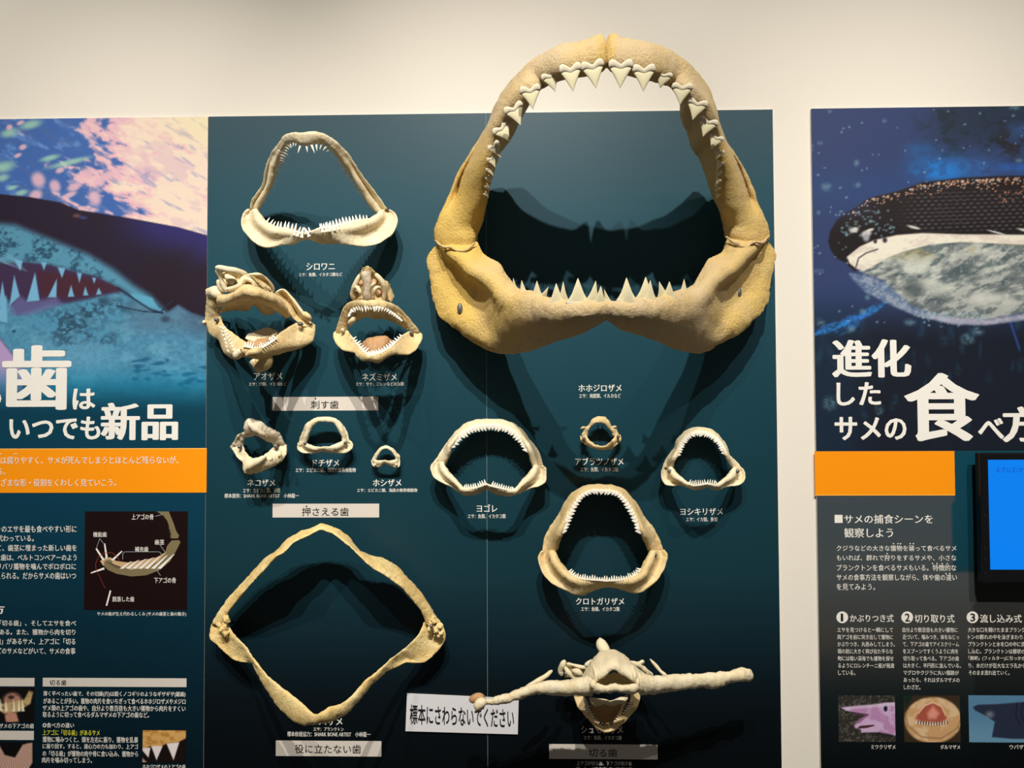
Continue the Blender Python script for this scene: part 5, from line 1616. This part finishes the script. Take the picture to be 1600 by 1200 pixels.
# cranium: nasal bar, capsules with openings
tube('snout', K([(165, 105, .16), (240, 115, .17), (330, 130, .165), (400, 160, .15), (440, 190, .14)]), [4.2, 4.6, 4.2, 4.6, 4], M_pale, t, n=26, m=14, rough=.0014, seed=4)
tube('snout_strut', K([(165, 115, .155), (190, 180, .15), (220, 250, .145), (250, 320, .14)]), [3.6, 3.2, 3.4, 4], M_pale, t, n=20, rough=.001)
tube('snout_strut', K([(180, 210, .12), (190, 270, .12), (235, 320, .125)]), [3, 3.6, 3], M_pale, t, n=16, rough=.001)
shell('nasal_capsule', [K([(210, 150, .12), (215, 190, .10), (235, 260, .12)]), K([(270, 140, .13), (270, 200, .10), (280, 280, .13)]), K([(330, 145, .13), (330, 200, .11), (330, 280, .14)]), K([(385, 170, .13), (380, 220, .12), (375, 270, .14)])], .0035, M_cream, t, nu=50, nv=16, rough=.0018, rs=60, seed=127)
tube('nasal_rim', K([(250, 300, .15), (310, 290, .16), (370, 260, .165), (400, 200, .16), (450, 185, .15)]), [4, 4.4, 4, 3.4, 3], M_pale, t, n=24, rough=.0012)
tube('nasal_rim', K([(400, 250, .16), (430, 210, .165), (480, 230, .165), (510, 280, .16)]), [2.4, 3.2, 3, 2.6], M_pale, t, n=20, rough=.001)
shell('eye_socket_wall', [K([(440, 165, .14), (470, 200, .14), (520, 280, .14)]), K([(510, 160, .13), (530, 210, .115), (560, 300, .12)]), K([(580, 175, .12), (590, 220, .10), (600, 315, .11)]), K([(640, 240, .10), (640, 270, .09), (640, 325, .10)]), K([(665, 305, .09), (662, 312, .09), (655, 328, .09)])], .0034, M_cream, t, nu=60, nv=16, rough=.002, rs=60, seed=129)
tube('eye_socket_rim', K([(440, 168, .15), (540, 165, .145), (590, 190, .13), (640, 240, .115), (665, 300, .10), (655, 325, .10)]), [2.6, 2.4, 2.4, 2.2, 2.4, 2], M_pale, t, n=30, rough=.001)
tube('nostril_pit', K([(405, 245, .145), (440, 235, .15), (485, 262, .145)]), [3.5, 6, 4], M_brown, t, n=12, flat=.5)
tube('nasal_septum', K([(240, 170, .125), (290, 215, .13), (330, 250, .14)]), [3, 5, 3.4], M_pale, t, n=16, rough=.002)
# right cheek plate with its paler rim
shell('cheek_plate', [K([(670, 335, .08), (685, 350, .085), (700, 375, .10)]), K([(760, 305, .08), (750, 360, .06), (745, 420, .10)]), K([(850, 390, .075), (830, 430, .055), (800, 490, .09)]), K([(930, 510, .07), (890, 530, .055), (850, 560, .08)]), K([(1000, 580, .065), (960, 590, .055), (900, 600, .075)]), K([(1050, 620, .06), (1010, 640, .06), (930, 630, .075)])], .004, M_cream, t, nu=70, nv=18, rough=.0014, rs=50, seed=131)
tube('cheek_rim', K([(680, 335, .09), (760, 302, .088), (850, 395, .085), (935, 515, .08), (1005, 600, .075)]), [1.6, 2, 2.2, 2.2, 2.6], M_pale, t, n=40, m=8, rough=.0008)
tube('hinge_lobe', K([(935, 510, .075), (985, 545, .08), (1005, 580, .07)]), [3, 4, 3], M_cream, t, n=14, rough=.0015)
# lower jaw: long right half, foreshortened left half
rlr = [K([(860, 600, .075), (930, 615, .06), (1048, 625, .06)]), K([(840, 615, .085), (900, 690, .075), (1040, 700, .06)]), K([(780, 650, .10), (840, 740, .095), (1005, 780, .065)]), K([(720, 690, .125), (770, 790, .12), (860, 838, .085)]), K([(660, 745, .15), (690, 820, .145), (740, 868, .11)]), K([(590, 790, .18), (610, 850, .175), (640, 893, .14)]), K([(520, 815, .205), (530, 870, .20), (550, 918, .17)]), K([(460, 800, .215), (455, 860, .215), (450, 900, .19)]), K([(400, 790, .215), (405, 850, .215), (400, 895, .19)])]
l = shell('lower_jaw', rlr, .006, M_cream, t, nu=100, nv=24, q=.7, rough=.0016, rs=50, seed=133)
teeth_row(rlr, 0, 14, .4, .98, 5, 6.5, l, 'spike', jit=.5, inset=3, back=-.005)
rll = [K([(205, 540, .075), (160, 570, .07), (80, 600, .06)]), K([(215, 590, .09), (175, 640, .08), (100, 700, .06)]), K([(245, 640, .12), (215, 700, .11), (190, 755, .08)]), K([(300, 680, .15), (255, 770, .15), (215, 830, .12)]), K([(350, 715, .18), (300, 820, .185), (250, 885, .15)]), K([(400, 750, .205), (350, 860, .21), (320, 918, .17)]), K([(440, 770, .215), (410, 850, .215), (390, 905, .19)])]
l2 = shell('lower_jaw', rll, .0055, M_cream, t, nu=90, nv=22, q=.7, rough=.0016, rs=50, seed=135)
for k in range(9):
    a = K([(222 + k * 13, 650 + k * 27, .13 + k * .01)])[0]
    tooth('spike', a[0], a[1], a[0] + 3.5 + random.random() * 2, a[1] - 3 - random.random() * 2, 5, a[2] + .010, l2)
for k in range(7):
    a = K([(205 + k * 12, 640 + k * 36, .12 + k * .01)])[0]
    tooth('spike', a[0], a[1], a[0] - 3.5 - random.random() * 2, a[1] - 2.5 - random.random() * 2, 5, a[2] + .004, l2)
tube('tooth_bed', K([(385, 840, .225), (350, 880, .22), (330, 905, .21)]), [5, 6.5, 4], M_pale, t, n=14, rough=.0025, rs=80)
tube('tooth_bed', K([(420, 880, .22), (500, 860, .22), (570, 830, .205)]), [4, 5.5, 4], M_cream, t, n=16, rough=.0025, rs=80)
shell('mouth_floor', [K([(420, 740, .13), (430, 725, .12), (440, 700, .10)]), K([(500, 770, .16), (510, 720, .12), (520, 670, .09)]), K([(570, 780, .15), (590, 710, .11), (615, 635, .08)]), K([(650, 740, .13), (665, 700, .10), (680, 660, .08)]), K([(700, 700, .11), (706, 694, .10), (712, 686, .09)])], .0034, M_pale, t, nu=50, nv=16, rough=.0026, rs=55, seed=137)
shell('mouth_floor', [K([(430, 790, .17), (440, 770, .15), (450, 750, .13)]), K([(520, 800, .18), (530, 765, .15), (540, 740, .13)]), K([(600, 780, .17), (620, 750, .14), (640, 730, .12)])], .003, M_brown, t, nu=30, nv=14, rough=.002, rs=60, seed=138)
tube('throat_lobe', K([(560, 890, .14), (590, 935, .15), (540, 980, .15), (500, 985, .14)]), [10, 12, 10, 5], M_cream, t, n=20, m=16, rough=.0016)
tube('throat_lobe', K([(480, 930, .15), (500, 960, .15), (520, 995, .14)]), [5, 6, 4], M_pale, t, n=14, rough=.0012)
bolt(t, 338.5, 499.5, .085, 4.2)
bolt(t, 469, 506, .088, 4.4)

# -------------------------------------------------- hammerhead skull
t = thing('shark_skull', P(960, 1075, 0), 'cream hammer-shaped skull with two long horizontal arms', 'skull')
H = lambda pts: [(860 + a / 5.0, 980 + b / 5.0, d) for a, b, d in pts]
H2 = lambda pts: [(620 + a / 5.0, 980 + b / 5.0, d) for a, b, d in pts]
hr = [H([(660, 350, .20), (690, 400, .22), (690, 460, .22), (690, 515, .20)]), H([(760, 378, .19), (760, 410, .21), (760, 460, .21), (760, 512, .19)]), H([(850, 386, .18), (850, 415, .20), (850, 460, .20), (850, 508, .18)]), H([(1000, 380, .17), (1000, 410, .185), (1000, 450, .185), (1000, 480, .17)]), H([(1150, 373, .16), (1150, 400, .172), (1150, 440, .172), (1150, 466, .16)]), H([(1300, 362, .15), (1300, 390, .16), (1300, 430, .16), (1300, 464, .15)]), H([(1400, 345, .145), (1400, 370, .155), (1400, 400, .155), (1405, 424, .145)]), H([(1470, 330, .14), (1480, 355, .152), (1490, 390, .152), (1490, 418, .14)]), H([(1545, 342, .135), (1550, 360, .145), (1550, 395, .145), (1540, 424, .135)]), H([(1566, 365, .13), (1568, 375, .134), (1567, 388, .134), (1560, 402, .13)])]
shell('skull_arm', hr, [.010, .011, .011, .010, .009, .009, .008, .009, .008, .004], M_pale, t, nu=120, nv=30, q=.85, rough=.0034, rs=34, seed=141)
hl = [H2([(1560, 380, .20), (1530, 420, .22), (1530, 470, .22), (1530, 530, .20)]), H2([(1430, 405, .19), (1430, 440, .21), (1430, 480, .21), (1430, 530, .19)]), H2([(1300, 428, .18), (1300, 455, .20), (1300, 490, .20), (1300, 520, .18)]), H2([(1180, 430, .18), (1180, 455, .195), (1180, 485, .195), (1180, 512, .18)]), H2([(1080, 448, .18), (1085, 470, .193), (1090, 495, .193), (1095, 518, .18)]), H2([(970, 482, .18), (975, 503, .19), (980, 525, .19), (985, 546, .18)]), H2([(860, 520, .18), (865, 540, .19), (870, 560, .19), (875, 582, .18)]), H2([(760, 552, .18), (765, 568, .188), (770, 582, .188), (772, 598, .18)]), H2([(700, 560, .18), (700, 575, .186), (700, 590, .186), (705, 604, .18)])]
shell('skull_arm', hl, [.010, .011, .010, .009, .008, .007, .006, .005, .005], M_pale, t, nu=120, nv=28, q=.85, rough=.0028, rs=34, seed=143)
tube('arm_end', H2([(700, 575, .19), (660, 590, .195), (640, 615, .195), (680, 630, .19)]), [4, 7.5, 7, 3], M_pale, t, n=20, m=14, rough=.002)
tube('arm_end', H2([(690, 550, .17), (640, 545, .175), (600, 560, .175), (580, 580, .17)]), [3, 5.5, 6, 3], M_brown, t, n=20, m=14, rough=.001, label='brown rounded arm end')
tube('arm_spur', H2([(1010, 472, .17), (1080, 430, .165), (1160, 385, .16), (1190, 360, .155), (1215, 338, .15)]), [2.6, 3.2, 3.6, 3, 2.4], M_pale, t, n=26, rough=.0012)
tube('arm_spur', H([(905, 382, .16), (860, 345, .155), (820, 295, .15), (775, 246, .145)]), [4, 3, 2.6, 1.4], M_pale, t, n=26, rough=.0012)
# roof with the arched opening: left side, crown, right side, lower lip
roof = [H([(240, 400, .17), (270, 440, .20), (310, 480, .21), (330, 510, .20)]), H([(280, 330, .16), (310, 380, .205), (335, 425, .22), (345, 470, .22)]), H([(330, 255, .15), (355, 310, .20), (368, 370, .225), (372, 428, .23)]), H([(400, 195, .14), (410, 260, .19), (420, 330, .225), (425, 385, .235)]), H([(490, 185, .14), (492, 240, .19), (492, 290, .225), (492, 338, .235)]), H([(560, 215, .14), (560, 270, .19), (562, 330, .225), (565, 375, .235)]), H([(625, 275, .15), (628, 320, .20), (635, 370, .225), (640, 425, .23)]), H([(700, 345, .16), (695, 390, .205), (690, 430, .22), (685, 470, .22)]), H([(770, 382, .17), (745, 430, .20), (720, 480, .21), (700, 512, .20)])]
shell('skull_roof', roof, [.006, .008, .008, .008, .008, .008, .008, .008, .006], M_pale, t, nu=90, nv=30, q=.7, rough=.0022, rs=34, seed=145)
for ra in ([(330, 300, .205), (360, 370, .232), (350, 430, .236)], [(640, 300, .205), (655, 370, .232), (665, 430, .236)], [(420, 215, .17), (455, 260, .205), (492, 325, .235)]):
    tube('roof_ridge', H(ra), [2, 3, 2.4], M_pale, t, n=18, rough=.0016)
lip = [H([(320, 430, .225), (330, 470, .235), (340, 510, .225)]), H([(380, 440, .235), (390, 480, .25), (400, 512, .23)]), H([(440, 460, .24), (445, 485, .252), (450, 510, .23)]), H([(500, 450, .24), (502, 475, .25), (505, 500, .23)]), H([(570, 462, .24), (572, 485, .25), (575, 510, .23)]), H([(640, 450, .235), (645, 480, .245), (650, 515, .23)]), H([(690, 420, .225), (692, 455, .232), (692, 500, .222)])]
shell('nasal_lip', lip, .005, M_pale, t, nu=60, nv=18, rough=.0024, rs=50, seed=147)
tube('nasal_horn', H([(345, 420, .23), (335, 450, .24), (350, 480, .235), (380, 510, .225)]), [3.4, 4, 3.6, 3], M_pale, t, n=18, rough=.002)
tube('nasal_horn', H([(670, 410, .23), (685, 430, .235), (675, 470, .235), (640, 500, .225)]), [3.4, 4, 3.6, 3], M_pale, t, n=18, rough=.002)
shell('brain_case_floor', [H([(370, 470, .16), (375, 430, .15), (385, 395, .14)]), H([(440, 480, .17), (445, 430, .15), (450, 370, .13)]), H([(500, 480, .17), (500, 420, .15), (500, 350, .13)]), H([(570, 480, .17), (570, 430, .15), (570, 370, .13)]), H([(640, 470, .16), (635, 440, .15), (630, 400, .14)])], .003, M_bask, t, nu=40, nv=16, rough=.0015, rs=60, seed=149)
tube('snout_spine', H([(440, 225, .135), (412, 170, .12), (396, 125, .11), (388, 86, .10)]), [7, 8, 7, 2], M_pale, t, n=22, m=14, rough=.0018)
for q_ in (((270, 300, .13), (300, 285, .13), (340, 260, .13)),):
    tube('side_ridge', H(q_), [3, 4, 3], M_pale, t, n=12)
for pts_, rd in ((((112, 258, .10), (100, 290, .105), (84, 335, .10), (90, 375, .10)), (3, 4.4, 4.6, 4)), (((130, 285, .11), (170, 292, .115), (230, 308, .12), (300, 318, .13)), (3, 2.8, 3, 3.4)), (((112, 310, .115), (140, 350, .12), (185, 392, .12), (250, 388, .13)), (3, 3.6, 4, 4)), (((170, 335, .125), (210, 350, .13), (250, 372, .13)), (3, 4.8, 3)), (((620, 270, .12), (680, 292, .12), (720, 320, .115), (760, 350, .11)), (3, 3.4, 3.6, 3.4)), (((660, 290, .11), (700, 280, .11), (722, 270, .105), (726, 290, .10)), (2.4, 2.6, 3, 2)), (((730, 318, .11), (750, 345, .11), (775, 362, .11), (800, 378, .11)), (3, 4, 3.6, 3)), (((640, 300, .10), (690, 330, .10), (750, 372, .10)), (4, 5, 4))):
    tube('side_cartilage', H(pts_), list(rd), M_pale, t, n=18, rough=.0016)
shell('side_plate', [H([(95, 300, .09), (120, 340, .085), (110, 392, .09)]), H([(150, 292, .10), (170, 330, .09), (180, 395, .10)]), H([(220, 305, .11), (230, 340, .10), (230, 390, .11)]), H([(290, 320, .12), (285, 350, .11), (270, 390, .12)])], .003, M_cream, t, nu=30, nv=14, rough=.002, rs=60, seed=161)
shell('side_plate', [H([(620, 275, .11), (640, 300, .10), (650, 340, .11)]), H([(680, 285, .10), (690, 320, .09), (700, 360, .10)]), H([(730, 300, .10), (735, 335, .09), (740, 372, .10)]), H([(780, 360, .10), (785, 370, .095), (785, 382, .10)])], .003, M_cream, t, nu=30, nv=14, rough=.002, rs=60, seed=163)
hj = band_rows([(x, y) for x, y, _ in H([(180, 535, 0), (210, 620, 0), (300, 720, 0), (360, 790, 0), (430, 830, 0), (500, 810, 0), (600, 720, 0), (680, 630, 0), (705, 560, 0), (700, 512, 0)])],
               [(x, y) for x, y, _ in H([(262, 540, 0), (300, 640, 0), (345, 730, 0), (400, 775, 0), (440, 782, 0), (490, 765, 0), (560, 690, 0), (615, 600, 0), (630, 525, 0)])],
               [(0, .08), (.3, .14), (.5, .17), (.7, .14), (1, .08)], [(0, .09), (.3, .12), (.5, .15), (.7, .12), (1, .09)], [(0, -.004), (.5, .004), (1, -.004)], 26)
l = shell('lower_jaw', hj, .0045, M_cream, t, nu=90, nv=20, rough=.0016, rs=50, seed=151)
teeth_row(hj, -1, 24, .1, .92, 5, 4, l, 'small', lean=.3, inset=5, back=-.004)
shell('mouth_floor', [H([(310, 545, .10), (320, 620, .09), (350, 710, .09)]), H([(380, 570, .12), (390, 650, .10), (395, 745, .10)]), H([(450, 590, .12), (450, 660, .10), (445, 765, .11)]), H([(510, 580, .12), (510, 640, .10), (490, 740, .10)]), H([(555, 545, .10), (545, 620, .09), (525, 700, .09)])], .0035, M_brown, t, nu=50, nv=18, rough=.0016, rs=50, seed=153, label='brown dried mouth floor')
tube('inner_bar', H([(262, 540, .13), (285, 610, .125), (320, 690, .12), (350, 745, .12)]), [2.6, 2.4, 2.2, 2], M_pale, t, n=20, rough=.001)
tube('inner_bar', H([(600, 530, .13), (570, 600, .125), (540, 680, .12), (500, 745, .12)]), [3, 2.6, 2.4, 2], M_cream, t, n=20, rough=.001)
tube('upper_tooth_ridge', H([(310, 560, .19), (360, 585, .20), (420, 580, .205), (470, 595, .20), (540, 575, .20), (600, 555, .19)]), [3, 4.4, 3, 3.4, 4.4, 3.4], M_pale, t, n=30, rough=.0016)
for (px_, py_, d_) in ((884, 1052, .12), (1004, 1052, .10)):
    bolt(t, px_, py_, d_, 3.0)

bpy.context.view_layer.update()
